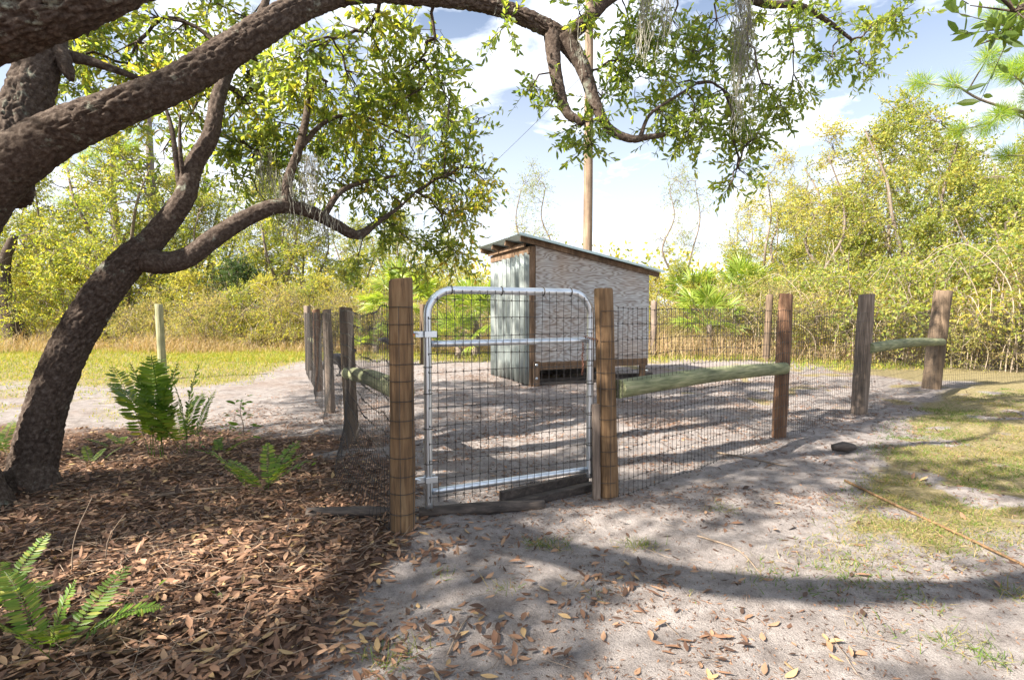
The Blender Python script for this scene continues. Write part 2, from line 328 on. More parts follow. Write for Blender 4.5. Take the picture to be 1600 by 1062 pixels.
# ---------------------------------------------------------------- ground sheet
def litter_mask(x, y):
    nse = fbm(x*1.3, y*1.3, 41)-.5
    e = x + .95 + .28*np.sin(y*1.7) + 1.5*nse
    a = 1-sst(-.35, .35, e)
    return a*(1-sst(4.6, 5.6, y+1.2*nse+.12*x))
def turf_mask(x, y):
    nse = fbm(x*.9, y*.9, 51)-.5; n2 = fbm(x*2.6, y*2.6, 61)
    d1 = y-(1.9+.34*x)                     # above this line: patch on the right
    d2 = (x-1.25)*.72-(y-3.2)*.69           # right of the sand path along the fence
    right = sst(-.25, .5, d1+1.3*nse)*sst(-.1, .5, d2-.35+1.0*nse)*sst(.34, .6, n2+.16)
    lft = sst(8.2, 9.8, y+1.5*nse+.1*(x+5))*(1-sst(-5.6, -4.5, x+.16*(y-11)))
    lf2 = .55*sst(5.2, 6.4, y+2*nse)*(1-sst(-4.6, -3.6, x+.2*(y-5)))*sst(.42, .6, n2)
    back = sst(13.2, 14.6, y+1.2*nse)
    rt = sst(-.3, .6, (y-8.9)-.28*(x-6.8)+.8*nse)*sst(6.7, 7.4, x+.0*y)
    pen = .8*sst(.62, .72, n2)*sst(2.0, 2.6, x)*sst(6.0, 7.5, y)
    return np.clip(np.maximum.reduce([right, lft, lf2, back, rt, pen]), 0, 1)
def debris_mask(x, y):
    return .42*sst(.4, .75, fbm(x*1.7, y*1.7, 71, 5))*(1-sst(9, 14, np.abs(x)))*sst(2.6, 5.5, y) + .25*sst(.4, .8, fbm(x*2.2, y*2.2, 73, 5))
def axis(core0, core1, st, lo, hi, g):
    a = list(np.arange(core0, core1, st)); d = st; v = a[-1]
    while v < hi: d *= g; v += d; a.append(v)
    d = st; v = a[0]; pre = []
    while v > lo: d *= g; v -= d; pre.append(v)
    return np.array(pre[::-1]+a)
gx = axis(-3.2, 3.8, .045, -400, 400, 1.055); gy = axis(1.2, 5.6, .04, -60, 600, 1.05)
GX, GY = np.meshgrid(gx, gy); fx, fy = GX.ravel(), GY.ravel()
gV = np.stack((fx, fy, gz(fx, fy)), 1); nx_, ny_ = len(gx), len(gy)
ii = (np.arange(ny_-1)[:, None]*nx_+np.arange(nx_-1)[None]).ravel()
gF = np.stack((ii, ii+1, ii+1+nx_, ii+nx_), 1)
ground = mk('ground', gV, gF, M['ground'], smooth=True, attrs={'litter': ('POINT', litter_mask(fx, fy)), 'turf': ('POINT', turf_mask(fx, fy)), 'debris': ('POINT', debris_mask(fx, fy))})
tag(ground, 'pale sandy ground with turf and leaf mould patches', 'ground', kind='structure')

# ---------------------------------------------------------------- leaves and foliage
LEAF6 = (np.array([(0, 0, 0), (.38, .28, .10), (.42, .66, .10), (0, 1, -.05), (-.42, .66, .10), (-.38, .28, .10)]), np.array([(0, 1, 2, 3), (0, 3, 4, 5)]))
LEAF4 = (np.array([(0, 0, 0), (.5, .48, .08), (0, 1, 0), (-.5, .48, .08)]), np.array([(0, 1, 2), (0, 2, 3)]))
BLADE = (np.array([(-.5, 0, 0), (.5, 0, 0), (.36, .55, .0), (-.36, .55, 0), (0, 1, .0)]), None)
def leaf_cloud(base, d, nrm, L, W, tpl=LEAF6, curl=0):
    N = len(base); d = unit(d); s = unit(np.cross(d, nrm)); n = np.cross(s, d); T, Fm = tpl
    L = np.broadcast_to(L, (N,))[:, None, None]; W = np.broadcast_to(W, (N,))[:, None, None]
    V = base[:, None]+s[:, None]*T[None, :, 0:1]*W+d[:, None]*T[None, :, 1:2]*L+n[:, None]*T[None, :, 2:3]*W
    Fc = (np.arange(N)[:, None, None]*len(T)+Fm[None]).reshape(-1, Fm.shape[1]); return V.reshape(-1, 3), Fc
def rdir(n): return unit(rng.normal(size=(n, 3)))
class Foliage:
    """clumps of twigs with leaves, tied by branches to a skeleton"""
    def __init__(s): s.A = []; s.B = []; s.ra = []; s.rb = []; s.lb = []; s.ld = []; s.ln = []; s.lL = []; s.lr = []
    def grow(s, main, clumps, ntw=16, nlf=13, twl=.3, L=.075, droop=.25, tint=(0, 1), k=.0042, maxr=.05):
        main = np.asarray(main, float); C = np.array([c[:3] for c in clumps], float); Rr = np.array([c[3] for c in clumps], float)
        nodes = list(main); nm = len(main)
        dm = np.min(np.linalg.norm(C[:, None]-main[None], axis=2), 1); order = np.argsort(dm); par = {}; idx = {}
        for c in order:
            P = np.array(nodes); d = np.linalg.norm(P-C[c], axis=1); d[nm:] *= 1.08
            par[c] = int(np.argmin(d)); idx[c] = len(nodes); nodes.append(C[c])
        cnt = np.ones(len(nodes))
        for c in order[::-1]: cnt[par[c]] += cnt[idx[c]]
        for c in order:
            a = nodes[par[c]]; bq = C[c]; ln = np.linalg.norm(bq-a); r = min(k*math.sqrt(cnt[idx[c]])+.0015, maxr)
            mids = [a]+[a+(bq-a)*f+rng.normal(size=3)*ln*.07+np.array((0, 0, ln*.10*math.sin(math.pi*f))) for f in (.33, .67)]+[bq]
            r0 = min(r*1.35, maxr*1.2)
            for q in range(3): s.A.append(mids[q]); s.B.append(mids[q+1]); s.ra.append(r0+(r-r0)*q/3); s.rb.append(r0+(r-r0)*(q+1)/3)
            rad = Rr[c]; nsub = 4; out = unit(bq-a)
            subs = bq+(rdir(nsub)+out*.5)*rad*np.array((1, 1, .75))*rng.uniform(.5, 1, (nsub, 1))
            for p in subs: s.A.append(bq); s.B.append(p); s.ra.append(r*.7); s.rb.append(.002)
            nt_ = max(int(ntw*rng.uniform(.75, 1.25)*(min(rad/.26, 1.15) if rad < .2 else 1)), 3)
            w_ = rng.integers(0, nsub, nt_); f = rng.uniform(.15, 1, (nt_, 1)); st = bq+(subs[w_]-bq)*f+rng.normal(size=(nt_, 3))*rad*.12
            dr = unit(unit(st-bq)*.6+rdir(nt_)*.9+np.array((0, 0, -droop))); tl = twl*rng.uniform(.6, 1.3, (nt_, 1)); en = st+dr*tl
            for i in range(nt_): s.A.append(st[i]); s.B.append(en[i]); s.ra.append(.0026); s.rb.append(.001)
            n = nt_*nlf; rep = np.repeat(np.arange(nt_), nlf); u = np.tile((np.arange(nlf)+.5)/nlf, nt_)[:, None]; u = .12+.9*u
            lb = st[rep]+(en-st)[rep]*u; dd = unit(dr[rep]*.75+rdir(n)*.95+np.array((0, 0, -.12)))
            s.lb.append(lb); s.ld.append(dd); s.ln.append(unit(rdir(n)+np.array((0, 0, .7)))); s.lL.append(L*rng.uniform(.6, 1.25, n))
            s.lr.append(np.clip(rng.uniform(tint[0], tint[1], n)*.7+rng.uniform(tint[0], tint[1])*.3, 0, 1))
    def build(s, parent, leafm, twigm, tpl=LEAF6, ratio=.40, sides=4, names=('crown', 'twigs'), origin=(0, 0, 0)):
        o = np.asarray(origin, float)
        V, Fq = prisms(np.array(s.A)-o, np.array(s.B)-o, s.ra, s.rb, sides); mk(names[1], V, Fq, twigm, parent, smooth=True)['kind'] = 'stuff'
        lb = np.concatenate(s.lb)-o; L = np.concatenate(s.lL); rr = np.concatenate(s.lr)
        V, Fq = leaf_cloud(lb, np.concatenate(s.ld), np.concatenate(s.ln), L, L*ratio, tpl)
        oc = mk(names[0], V, Fq, leafm, parent, attrs={'rnd': ('FACE', np.repeat(rr, 2))}); oc['kind'] = 'stuff'; return oc

# ---- the two live oaks
def limb(pts): return np.array([at(p[0], p[1], p[2]) for p in pts]), np.array([p[3] for p in pts])
def part_tubes(parts): return merge(*parts)
oak1 = thing('oak_tree', (-3.35, 3.3, 0), 'big live oak whose thick limb arches over the gate and pen', 'tree')
o1 = np.array(oak1.location)
g1 = gnd(-72, 800)
T1 = [(g1[0], g1[1]-.02, -.15)], [.36]
trunk1, tr1 = limb([(-92, 690, 3.3, .25), (-98, 560, 3.3, .235), (-82, 430, 3.28, .23), (-30, 310, 3.25, .22), (62, 226, 3.25, .19), (168, 176, 3.3, .155), (265, 136, 3.4, .142), (345, 88, 3.5, .14), (420, 40, 3.6, .13), (480, 8, 3.75, .11), (560, -10, 3.95, .085), (660, -4, 4.15, .083), (760, 8, 4.35, .085), (830, 32, 4.45, .092), (880, 58, 4.5, .098)])
trunk1 = np.vstack(([[g1[0], g1[1], -.1], [g1[0]+.0, g1[1], .08]], trunk1)); tr1 = np.concatenate(([.36, .28], tr1*.76)); 
b_down, rd_ = limb([(862, 48, 4.48, .075), (866, 100, 4.45, .06), (876, 150, 4.42, .05), (888, 178, 4.4, .042), (912, 192, 4.35, .03)])
b_hook, rh_ = limb([(880, 58, 4.5, .09), (908, 100, 4.5, .066), (930, 160, 4.5, .05), (950, 200, 4.5, .042), (985, 217, 4.5, .034), (1015, 214, 4.55, .026), (1065, 207, 4.6, .015)])
b_hook2, rk_ = limb([(1000, 214, 4.52, .02), (1015, 180, 4.55, .014), (1050, 155, 4.6, .012), (1090, 130, 4.7, .010)])
b_up, ru_ = limb([(885, 58, 4.5, .075), (920, 28, 4.5, .06), (955, -5, 4.55, .055), (1040, -45, 4.7, .05), (1130, -20, 4.9, .045), (1195, 6, 5.0, .038), (1245, 8, 5.1, .032), (1285, 28, 5.2, .025), (1330, 62, 5.3, .014)])
b_rise, rr_ = limb([(0, 300, 3.4, .20), (22, 215, 3.6, .175), (48, 140, 3.75, .165), (72, 60, 3.9, .155), (95, -60, 4.1, .14), (150, -200, 4.4, .11), (260, -330, 4.8, .07)])
b_knot, rn_ = limb([(80, 60, 3.9, .08), (96, 88, 3.86, .06), (106, 112, 3.84, .045), (112, 126, 3.84, .02)])
b_side, rs_ = limb([(80, 82, 3.9, .06), (125, 92, 3.95, .042), (165, 104, 4.0, .032), (230, 128, 4.2, .02)])
b_top, rt_ = limb([(-58, 470, 3.3, .17), (-170, 330, 3.0, .165), (-190, 150, 2.75, .16), (-90, 82, 2.65, .155), (0, 48, 2.6, .148), (100, 12, 2.6, .135), (210, -36, 2.65, .12), (340, -110, 2.8, .10), (560, -260, 3.1, .06)])
bD = np.array([(-3.55, 3.3, 1.9), (-4.2, 1.9, 2.9), (-4.0, .6, 3.55), (-3.4, .02, 3.72), (-2.6, -.12, 3.68), (-1.8, .0, 3.62), (-.5, .3, 3.85), (1.0, 1.0, 3.65), (2.3, 1.75, 3.0)]); rD = np.array([.15, .13, .115, .10, .09, .08, .06, .04, .02])
bE = np.array([(-3.5, 3.2, 2.0), (-5.0, 2.2, 3.3), (-5.6, .6, 4.4), (-6.3, -1.2, 5.0), (-7.0, -3.0, 5.3)]); rE = np.array([.15, .13, .11, .08, .04])
bF = np.array([(-4.2, 1.9, 2.9), (-3.8, 1.6, 4.2), (-3.0, 1.3, 5.2), (-2.0, 1.4, 5.9)]); rF = np.array([.12, .10, .08, .04])
def big(P, r, step, seed, amp=.027):
    sg = int(np.clip(2*math.pi*np.median(r)/.0085, 16, 150)); r = np.asarray(r)*.92; return tube(P-o_cur, r, sg, step*.8, bark=min(amp, np.median(r)*.2), seed=seed)
o_cur = o1
mk('trunk', *part_tubes([big(trunk1, tr1, .014, 1), big(b_rise, rr_*.85, .016, 2), big(b_top, rt_*.92, .014, 3), big(b_down, rd_, .013, 4, .008), big(b_hook, rh_, .013, 5, .008), big(b_up, ru_, .014, 6, .008), big(b_knot, rn_, .014, 7), big(b_side, rs_, .014, 8, .006), big(b_hook2, rk_, .02, 9, .003),
    tube(bD-o1, rD, 14, .06, wob=.15), tube(bE-o1, rE, 14, .08, wob=.15), tube(bF-o1, rF, 12, .08, wob=.15)]), M['bark'], oak1, smooth=True)
def cl(lst): return [(*at(p[0], p[1], p[2]), p[3]) for p in lst]
main1 = np.vstack([smooth_path(p, r, .15)[0] for p, r in ((trunk1[9:], tr1[9:]), (b_down, rd_), (b_hook, rh_), (b_hook2, rk_), (b_up, ru_))])
f1 = Foliage()
right_c = [(985, 40, 4.7, .28), (1040, 70, 4.8, .32), (960, 95, 4.6, .22), (1000, 120, 4.7, .28), (1060, 130, 4.8, .3), (1100, 80, 4.9, .32), (1030, 175, 4.6, .2), (1085, 180, 4.7, .26), (1130, 140, 4.9, .3), (1120, 30, 4.9, .32),
 (1170, 70, 5.0, .34), (1190, 130, 5.0, .32), (1150, 190, 4.9, .22), (1170, 20, 5.0, .3), (1235, 50, 5.1, .34), (1240, 115, 5.2, .3), (1290, 30, 5.2, .32), (1300, 90, 5.3, .28), (1350, 55, 5.3, .3), (1390, 30, 5.4, .26), (1345, 100, 5.4, .16), (1220, 165, 5.1, .18),
 (1165, 228, 4.8, .15), (1152, 262, 4.75, .13), (1140, 288, 4.7, .08), (1180, 215, 4.8, .14), (925, 225, 4.35, .09), (900, 195, 4.35, .10), (940, 150, 4.5, .16), (860, 165, 4.4, .07), (835, 130, 4.4, .10), (920, 190, 4.35, .1), (1075, 205, 4.6, .12), (1050, 30, 4.8, .3), (905, 20, 4.4, .15), (790, 40, 4.3, .08)]
f1.grow(main1, cl(right_c), 26, 13, .24, .064, .25, (0, .85))
right_c += [(1075, 20, 4.9, .3), (1140, 95, 4.9, .3), (1205, 20, 5.1, .3), (1260, 85, 5.2, .3), (1320, 20, 5.3, .28), (1010, 85, 4.7, .26), (1110, 160, 4.8, .24), (975, 150, 4.6, .18), (1420, 15, 5.5, .2), (945, 60, 4.6, .2)]
left_c = [(470, 75, 4.1, .25), (520, 60, 4.2, .28), (570, 50, 4.3, .28), (625, 45, 4.3, .28), (540, 110, 4.3, .28), (600, 105, 4.4, .3), (655, 95, 4.4, .25), (480, 130, 4.3, .25), (570, 165, 4.5, .25), (640, 150, 4.4, .25), (688, 130, 4.3, .16), (700, 185, 4.1, .12), (680, 60, 4.3, .15), (590, 20, 4.2, .2)]
f1.grow(main1, cl(left_c), 22, 13, .26, .068, .3, (.1, 1))
f1.grow(bD[-2:], [(*at(1585, 18, 2.25), .16), (*at(1640, 20, 2.3), .2), (*at(1500, -35, 2.2), .12), (*at(1560, 60, 2.4), .08)], 9, 9, .2, .075, .3, (0, .5))
f1.build(oak1, M['leaf_oak'], M['bark'], origin=o1)

oak2 = thing('oak_tree', (*gnd(47, 762), 0), 'smaller leaning live oak with forked curving trunk and moss', 'tree')
o2 = np.array(oak2.location); o_cur = o2
t2, r2 = limb([(50, 735, 3.72, .2), (68, 650, 3.75, .178), (100, 560, 3.8, .172), (145, 480, 3.85, .168), (192, 418, 3.9, .158), (228, 385, 3.95, .135)])
t2 = np.vstack(([[o2[0], o2[1], -.12], [o2[0]+.0, o2[1], .02]], t2)); r2 = np.concatenate(([.25, .195], r2*.76))
b2a, ra2 = limb([(215, 400, 3.95, .12), (255, 355, 4.0, .105), (288, 308, 4.05, .092), (303, 258, 4.1, .082), (328, 215, 4.15, .075), (342, 150, 4.25, .066), (362, 100, 4.4, .055), (400, 40, 4.6, .045), (430, -40, 4.9, .03)])
b2b, rb2 = limb([(215, 402, 3.95, .12), (255, 410, 3.95, .098), (292, 402, 4.0, .088), (340, 368, 4.1, .082), (390, 338, 4.2, .076), (436, 322, 4.3, .07), (482, 330, 4.45, .062), (526, 352, 4.6, .056), (558, 367, 4.7, .05), (590, 347, 4.85, .03), (622, 325, 5.0, .018), (650, 300, 5.2, .006)])
b2c, rc2 = limb([(446, 325, 4.32, .045), (451, 278, 4.35, .04), (466, 237, 4.4, .036), (478, 186, 4.45, .03), (484, 146, 4.5, .026), (500, 122, 4.55, .015)])
b2d, rdd = limb([(505, 340, 4.52, .03), (530, 302, 4.65, .026), (562, 286, 4.8, .02), (622, 274, 5.0, .012)])
b2e, re2 = limb([(284, 312, 4.05, .028), (276, 255, 4.05, .022), (268, 200, 4.1, .018), (256, 160, 4.15, .01)])
b2f, rf2 = limb([(290, 300, 4.05, .02), (282, 240, 4.0, .016), (281, 180, 4.0, .008)])
b2g, rg2 = limb([(470, 230, 4.4, .025), (510, 190, 4.6, .02), (560, 180, 4.8, .015), (640, 215, 5.1, .01)])
b2h, rh2 = limb([(310, 345, 4.3, .03), (350, 330, 4.5, .024), (375, 345, 4.6, .018)])
mk('trunk', *part_tubes([big(t2, r2, .013, 11, .02), big(b2a, ra2*.85, .013, 12, .010), big(b2b, rb2*.88, .013, 13, .010), big(b2c, rc2, .02, 14, .004), big(b2d, rdd, .025, 15, .003), big(b2e, re2, .025, 16, .003), big(b2f, rf2, .03, 17, .002), big(b2g, rg2, .03, 18, .002)]), M['bark'], oak2, smooth=True)
main2 = np.vstack([smooth_path(p, r, .12)[0] for p, r in ((b2a[3:], ra2[3:]), (b2b[5:], rb2[5:]), (b2c, rc2), (b2d, rdd), (b2e, re2), (b2g, rg2))])
f2 = Foliage()
c2 = [(430, 190, 4.6, .3), (480, 215, 4.7, .3), (535, 225, 4.9, .32), (595, 230, 5.1, .32), (645, 250, 5.2, .3), (695, 275, 5.3, .26), (728, 305, 5.4, .2), (690, 335, 5.3, .24), (640, 375, 5.2, .22), (700, 385, 5.5, .2), (565, 295, 4.9, .26), (610, 305, 5.1, .28), (520, 280, 4.7, .26), (580, 185, 5.0, .3), (640, 190, 5.2, .28), (690, 225, 5.4, .24), (728, 262, 5.5, .14),
 (735, 215, 5.5, .14), (748, 185, 5.6, .08), (755, 280, 5.5, .10), (400, 235, 4.7, .28), (380, 275, 4.8, .24), (365, 220, 4.7, .26), (330, 120, 4.7, .3), (300, 175, 4.6, .25), (255, 235, 4.6, .16), (430, 270, 4.8, .22), (465, 160, 4.8, .28), (510, 140, 4.9, .28), (550, 255, 5.0, .24), (655, 300, 5.4, .24), (600, 345, 5.1, .2), (665, 410, 5.5, .14), (690, 180, 5.4, .2), (620, 150, 5.2, .25),
 (150, 45, 4.8, .3), (215, 65, 4.9, .3), (290, 35, 4.9, .3), (200, 100, 4.9, .22), (340, 70, 4.9, .28), (265, 130, 4.8, .2), (400, 110, 4.8, .28), (130, 85, 4.7, .18), (380, 160, 4.8, .25), (440, 120, 4.8, .26), (250, 30, 5.0, .3), (350, 180, 5.2, .25), (180, 20, 5.2, .32), (165, 150, 5.4, .22), (225, 185, 5.4, .22), (120, 120, 5.3, .18), (330, 10, 5.2, .3), (110, 60, 5.0, .25), (390, 30, 5.1, .28), (240, 95, 5.2, .25), (320, 150, 5.0, .25), (440, 235, 5.3, .28), (510, 190, 5.4, .28), (730, 345, 5.6, .16), (420, 320, 5.2, .15), (560, 400, 5.6, .14)]
f2.grow(main2, cl(c2), 24, 14, .26, .064, .28, (.05, 1))
f2.build(oak2, M['leaf_oak'], M['bark'], origin=o2)

# unseen crown of the big oak: clumps placed sunward to shape the yard's shade
sh = np.array((-S.x/S.z, -S.y/S.z))
lit = [(290, 905, 210, 70), (170, 735, 110, 16), (1330, 1025, 420, 95), (1310, 900, 220, 52), (1040, 892, 105, 34), (1270, 800, 90, 28), (720, 990, 60, 12), (870, 1000, 60, 14), (880, 880, 45, 10), (1010, 660, 60, 12), (760, 690, 130, 22), (1130, 690, 170, 28), (880, 650, 120, 16), (1040, 640, 130, 14), (1480, 700, 120, 25), (1420, 660, 80, 14), (1560, 800, 70, 30), (1010, 800, 30, 8), (1250, 640, 140, 10), (590, 640, 70, 16), (1500, 760, 60, 12), (430, 830, 60, 14)]
f3 = Foliage(); cc = []
litw = []
for a, b_, rx, ry in lit:
    c_ = gnd(a, b_); e1 = gnd(a+rx, b_); e2 = gnd(a, b_+ry); e3 = gnd(a, b_-ry); litw.append((c_[0], (e2[1]+e3[1])/2, abs(e1[0]-c_[0])+(.12 if rx > 100 else .08), abs(e3[1]-e2[1])/2+(.12 if rx > 100 else .08)))
def lift_clump(p, z, r_=.24):
    q = np.array((p[0]-sh[0]*(z-p[2]), p[1]-sh[1]*(z-p[2]), z)); pp = to_px(q)
    if pp is not None and -60 < pp[0] < 1660 and -110 < pp[1] < 1100: return
    cc.append((*q, r_))
for gx_ in np.arange(-3.8, 6.4, .26):
    for gy_ in np.arange(1.0, 9.4, .26):
        x = gx_+rng.uniform(-.12, .12); y = gy_+rng.uniform(-.12, .12)
        p = to_px((x, y, 0))
        if p is None or p[0] < -250 or p[0] > 1800: continue
        if p[1] < 592 + (p[0] < 480)*75: continue
        if min(((x-a)/rx)**2+((y-b_)/ry)**2 for a, b_, rx, ry in litw) < 1.0: continue
        if fbm(np.array([(x*.866+y*.5)*.55]), np.array([(-x*.5+y*.866)*2.2]), 91, 3)[0] > (.70 if x < .9 and y < 3.6 else .60 if x < 2.2 or y > 4 else .56): continue
        if rng.uniform() < .10 or (x > 2.4 and y < 5 and rng.uniform() < .35): continue
        lift_clump((x, y, 0), rng.uniform(4.6, 6.8) if y < 5.5 else rng.uniform(6.4, 8.0))
for (pp_, zs_) in ((gnd(630, 830), np.arange(.15, 1.5, .2)), (gnd(951, 777), np.arange(.05, 1.5, .28)), (gnd(550, 690), np.arange(.1, 1.4, .25)), (gnd(1455, 608), np.arange(.2, 1.6, .4)), (gnd(1217, 683), np.arange(.1, 1.4, .4))):  # extra unseen clumps added to put the fence posts in shade
    for z_ in zs_: lift_clump((pp_[0]+rng.uniform(-.1, .1), pp_[1], z_), rng.uniform(5.0, 6.6))
E1_ = np.array((.916, .401)); cs = gnd(829, 604)  # more unseen clumps added to shade the shed walls
for u in np.arange(.1, 2.5, .33):
    for z_ in np.arange(.3, 2.1, .33):
        if rng.uniform() < .8: lift_clump((cs[0]+E1_[0]*u, cs[1]+E1_[1]*u, z_), rng.uniform(7.2, 8.4))
for u in np.arange(.0, 1.8, .36):
    for z_ in np.arange(.3, 2.2, .36):
        if rng.uniform() < .5: lift_clump((cs[0]-E1_[1]*u, cs[1]+E1_[0]*u, z_), rng.uniform(7.2, 8.4))
main3 = np.vstack([smooth_path(p, r, .3)[0] for p, r in ((bD[2:], rD[2:]), (bE[1:], rE[1:]), (bF[1:], rF[1:]), (b_top[5:], rt_[5:]), (b_rise[4:], rr_[4:]))])
f3.grow(main3, cc, 13, 11, .25, .085, .1, (0, .9), k=.0035, maxr=.045)
f3.build(oak1, M['leaf_oak'], M['bark'], tpl=LEAF4, ratio=.42, names=('crown', 'twigs'), origin=o1)
print('shade clumps', len(cc))

# ---------------------------------------------------------------- spanish moss
def moss(px, py, Y, length, n, spread, label):
    top = at(px, py, Y); o = thing('spanish_moss', top, label, 'moss', 'moss hanging from the oaks'); A = []; B = []; ra = []; rb = []
    for i in range(n):
        p = rng.normal(size=3)*np.array((spread, spread, spread*.4)); ln = length*rng.uniform(.3, 1)**.8; k = max(int(ln/.035), 3)
        for j in range(k):
            q = p+np.array((rng.normal()*.010, rng.normal()*.010, -ln/k)); q[:2] *= .985
            A.append(p); B.append(q); ra.append(.0021); rb.append(.0017)
            if rng.uniform() < .6: A.append(q); B.append(q+rng.normal(size=3)*.014+np.array((0, 0, -.01))); ra.append(.001); rb.append(.0006)
            p = q
    V, Fq = prisms(A, B, ra, rb, 3); mk('strands', V, Fq, M['moss'], o)['kind'] = 'stuff'
for a in [(1160, -20, 4.6, 1.3, 64, .035, 'long grey moss beard hanging beside the arching limb tip'), (1010, -15, 4.3, .62, 34, .03, 'thin moss streamer between limb and dense leaves'), (1038, -10, 4.3, .46, 24, .03, 'short moss wisp next to the thin streamer'),
          (448, 275, 4.35, .55, 60, .055, 'moss beard at the upright branch of the leaning oak'), (485, 245, 4.4, .5, 55, .05, 'moss tuft on the upper fork of the leaning oak'), (505, 335, 4.5, .25, 40, .06, 'small moss fringe under the curved oak bough'), (655, 195, 5.2, .4, 35, .05, 'moss clump among the outer oak leaves'), (415, 240, 4.6, .42, 45, .05, 'moss tangle beside the forked oak branch'), (710, 300, 5.4, .4, 30, .05, 'grey moss clump at the crown edge towards the shed'), (780, -4, 4.35, .15, 18, .02, 'tiny moss tuft on the overhead limb'), (905, 40, 4.4, .45, 8, .05, 'few moss threads by the limb fork')]: moss(*a)

# ---------------------------------------------------------------- fence posts
def post(px, base_y, top_z, r, matn, label, lean=(0, 0), xy=None, group='round wooden fence posts of the pen', name='fence_post', seed=0):
    x, y = xy if xy is not None else gnd(px, base_y); z0 = gzf(x, y)
    P = np.array([(0, 0, -.25), (0, 0, .0), (lean[0]*.5, lean[1]*.5, top_z*.5), (lean[0], lean[1], top_z)])
    V, Fl = tube(P, [r*1.04, r*1.03, r, r*.97], 22, .06, wob=.07, seed=seed+1)
    n = len(V)-2; ring = V[n-22:n].copy(); cen = V[-1].copy(); V[n-22:n] = cen+(ring-cen)*.93+np.array((0, 0, -.002)); V[n-44:n-22] = cen+(ring-cen)-np.array((0, 0, .012))
    V[n-44:n, 2] += (V[n-44:n, 0]*.12*math.sin(seed*1.7)); V[-1, 2] += 0
    o = mk(name, V, Fl, M[matn], smooth=True); o.location = (x, y, z0); o.rotation_euler = (0, 0, 0)
    m = o.modifiers.new('edge', 'EDGE_SPLIT'); m.split_angle = R(45)
    return tag(o, label, 'post', group)
L1 = gnd(630, 830); L2 = gnd(550, 690); L3 = gnd(517, 643); L4 = gnd(499, 611); L5 = gnd(483, 578)
R1 = gnd(951, 777); R2 = gnd(1217, 683); R3 = gnd(1342, 645); R4 = gnd(1455, 608)
B1 = np.array((-2.15, 13.0)); B2 = np.array((3.85, 14.6)); B3 = np.array((6.3, 13.3)); R5 = np.array((11.2, 10.4))
post(0, 0, 1.385, .066, 'wood_gold', 'thick golden brown post on the hinge side of the gate', xy=L1, seed=1)
post(0, 0, 1.345, .062, 'wood_gold', 'golden brown post on the latch side of the gate', lean=(-.045, 0), xy=R1, seed=2)
post(0, 0, 1.255, .063, 'wood_dark', 'dark post joined to the hinge post by a green rail', lean=(-.04, .0), xy=L2, seed=3)
post(0, 0, 1.26, .052, 'wood_grey', 'slim grey post of the side fence with wire on it', lean=(-.03, 0), xy=L3, seed=4)
post(0, 0, 1.27, .058, 'wood_red', 'brown side fence post showing white wire squares', lean=(-.03, .0), xy=L4, seed=5)
post(0, 0, 1.37, .068, 'wood_grey', 'weathered corner post at the far end of side fence', lean=(-.02, .0), xy=L5, seed=6)
post(0, 0, 1.385, .064, 'wood_red', 'reddish brown post at the end of the long green rail', lean=(.035, 0), xy=R2, seed=7)
post(0, 0, 1.44, .088, 'wood_grey', 'sun-bleached post at the near end of the short rail', lean=(.05, 0), xy=R3, seed=8)
post(0, 0, 1.54, .125, 'wood_dark', 'stout leaning grey corner post at the end of short rail', lean=(.13, 0), xy=R4, seed=9)
post(0, 0, 1.45, .075, 'wood_dark', 'back fence post seen through the gate beside palmetto', xy=B1, seed=10)
post(0, 0, 1.55, .085, 'wood_grey', 'back fence post just behind the low end of the shed', xy=B2, seed=11)
post(0, 0, 1.66, .085, 'wood_dark', 'back fence post standing behind the reddish brown post', xy=B3, lean=(.06, 0), seed=12)
post(0, 0, 1.5, .09, 'wood_grey', 'outer fence post at the end of the wire beyond corner', xy=R5, seed=13)
lp = gnd(255, 592)
post(0, 0, 1.36, .067, 'wood_green_v', 'lone pale green round post standing on the lawn edge', xy=lp, lean=(-.04, 0), seed=14, group=None)

# rails: round treated logs
def rail(A, B, r, label, matn='wood_green', bow=.02, seed=0):
    A = np.array(A, float); B = np.array(B, float); L_ = np.linalg.norm(B-A); d = unit(B-A)
    P = np.array([(0, 0, 0), (L_*.5, 0, bow), (L_, 0, 0)]); V, Fl = tube(P, [r, r*.97, r*.9], 20, .08, wob=.05, seed=seed)
    o = mk('fence_rail', V, Fl, M[matn], smooth=True); o.location = A
    o.rotation_euler = Vector(d).to_track_quat('X', 'Z').to_euler(); m = o.modifiers.new('edge', 'EDGE_SPLIT'); m.split_angle = R(50)
    return tag(o, label, 'rail', 'round green fence rails')
def pt(p, z, off=(0, 0)): return (p[0]+off[0], p[1]+off[1], z)
rail(pt(L1, .755, (-.01, .12)), pt(L2, .665, (.02, -.16)), .062, 'short green log rail behind the thick hinge post')
rail(pt(R1, .715, (.055, -.01)), pt(R2, .685, (-.015, -.10)), .062, 'long green log rail from latch post to reddish post', seed=3)
rail(pt(R3, .79, (.05, -.07)), pt(R4, .76, (.0, -.17)), .064, 'short pale log rail between bleached and leaning posts', seed=5, bow=.03)
rail(pt(L4, .70, (-.02, .1)), pt(L5, .66, (.05, -.1)), .05, 'far green log rail between the last side posts', seed=6)

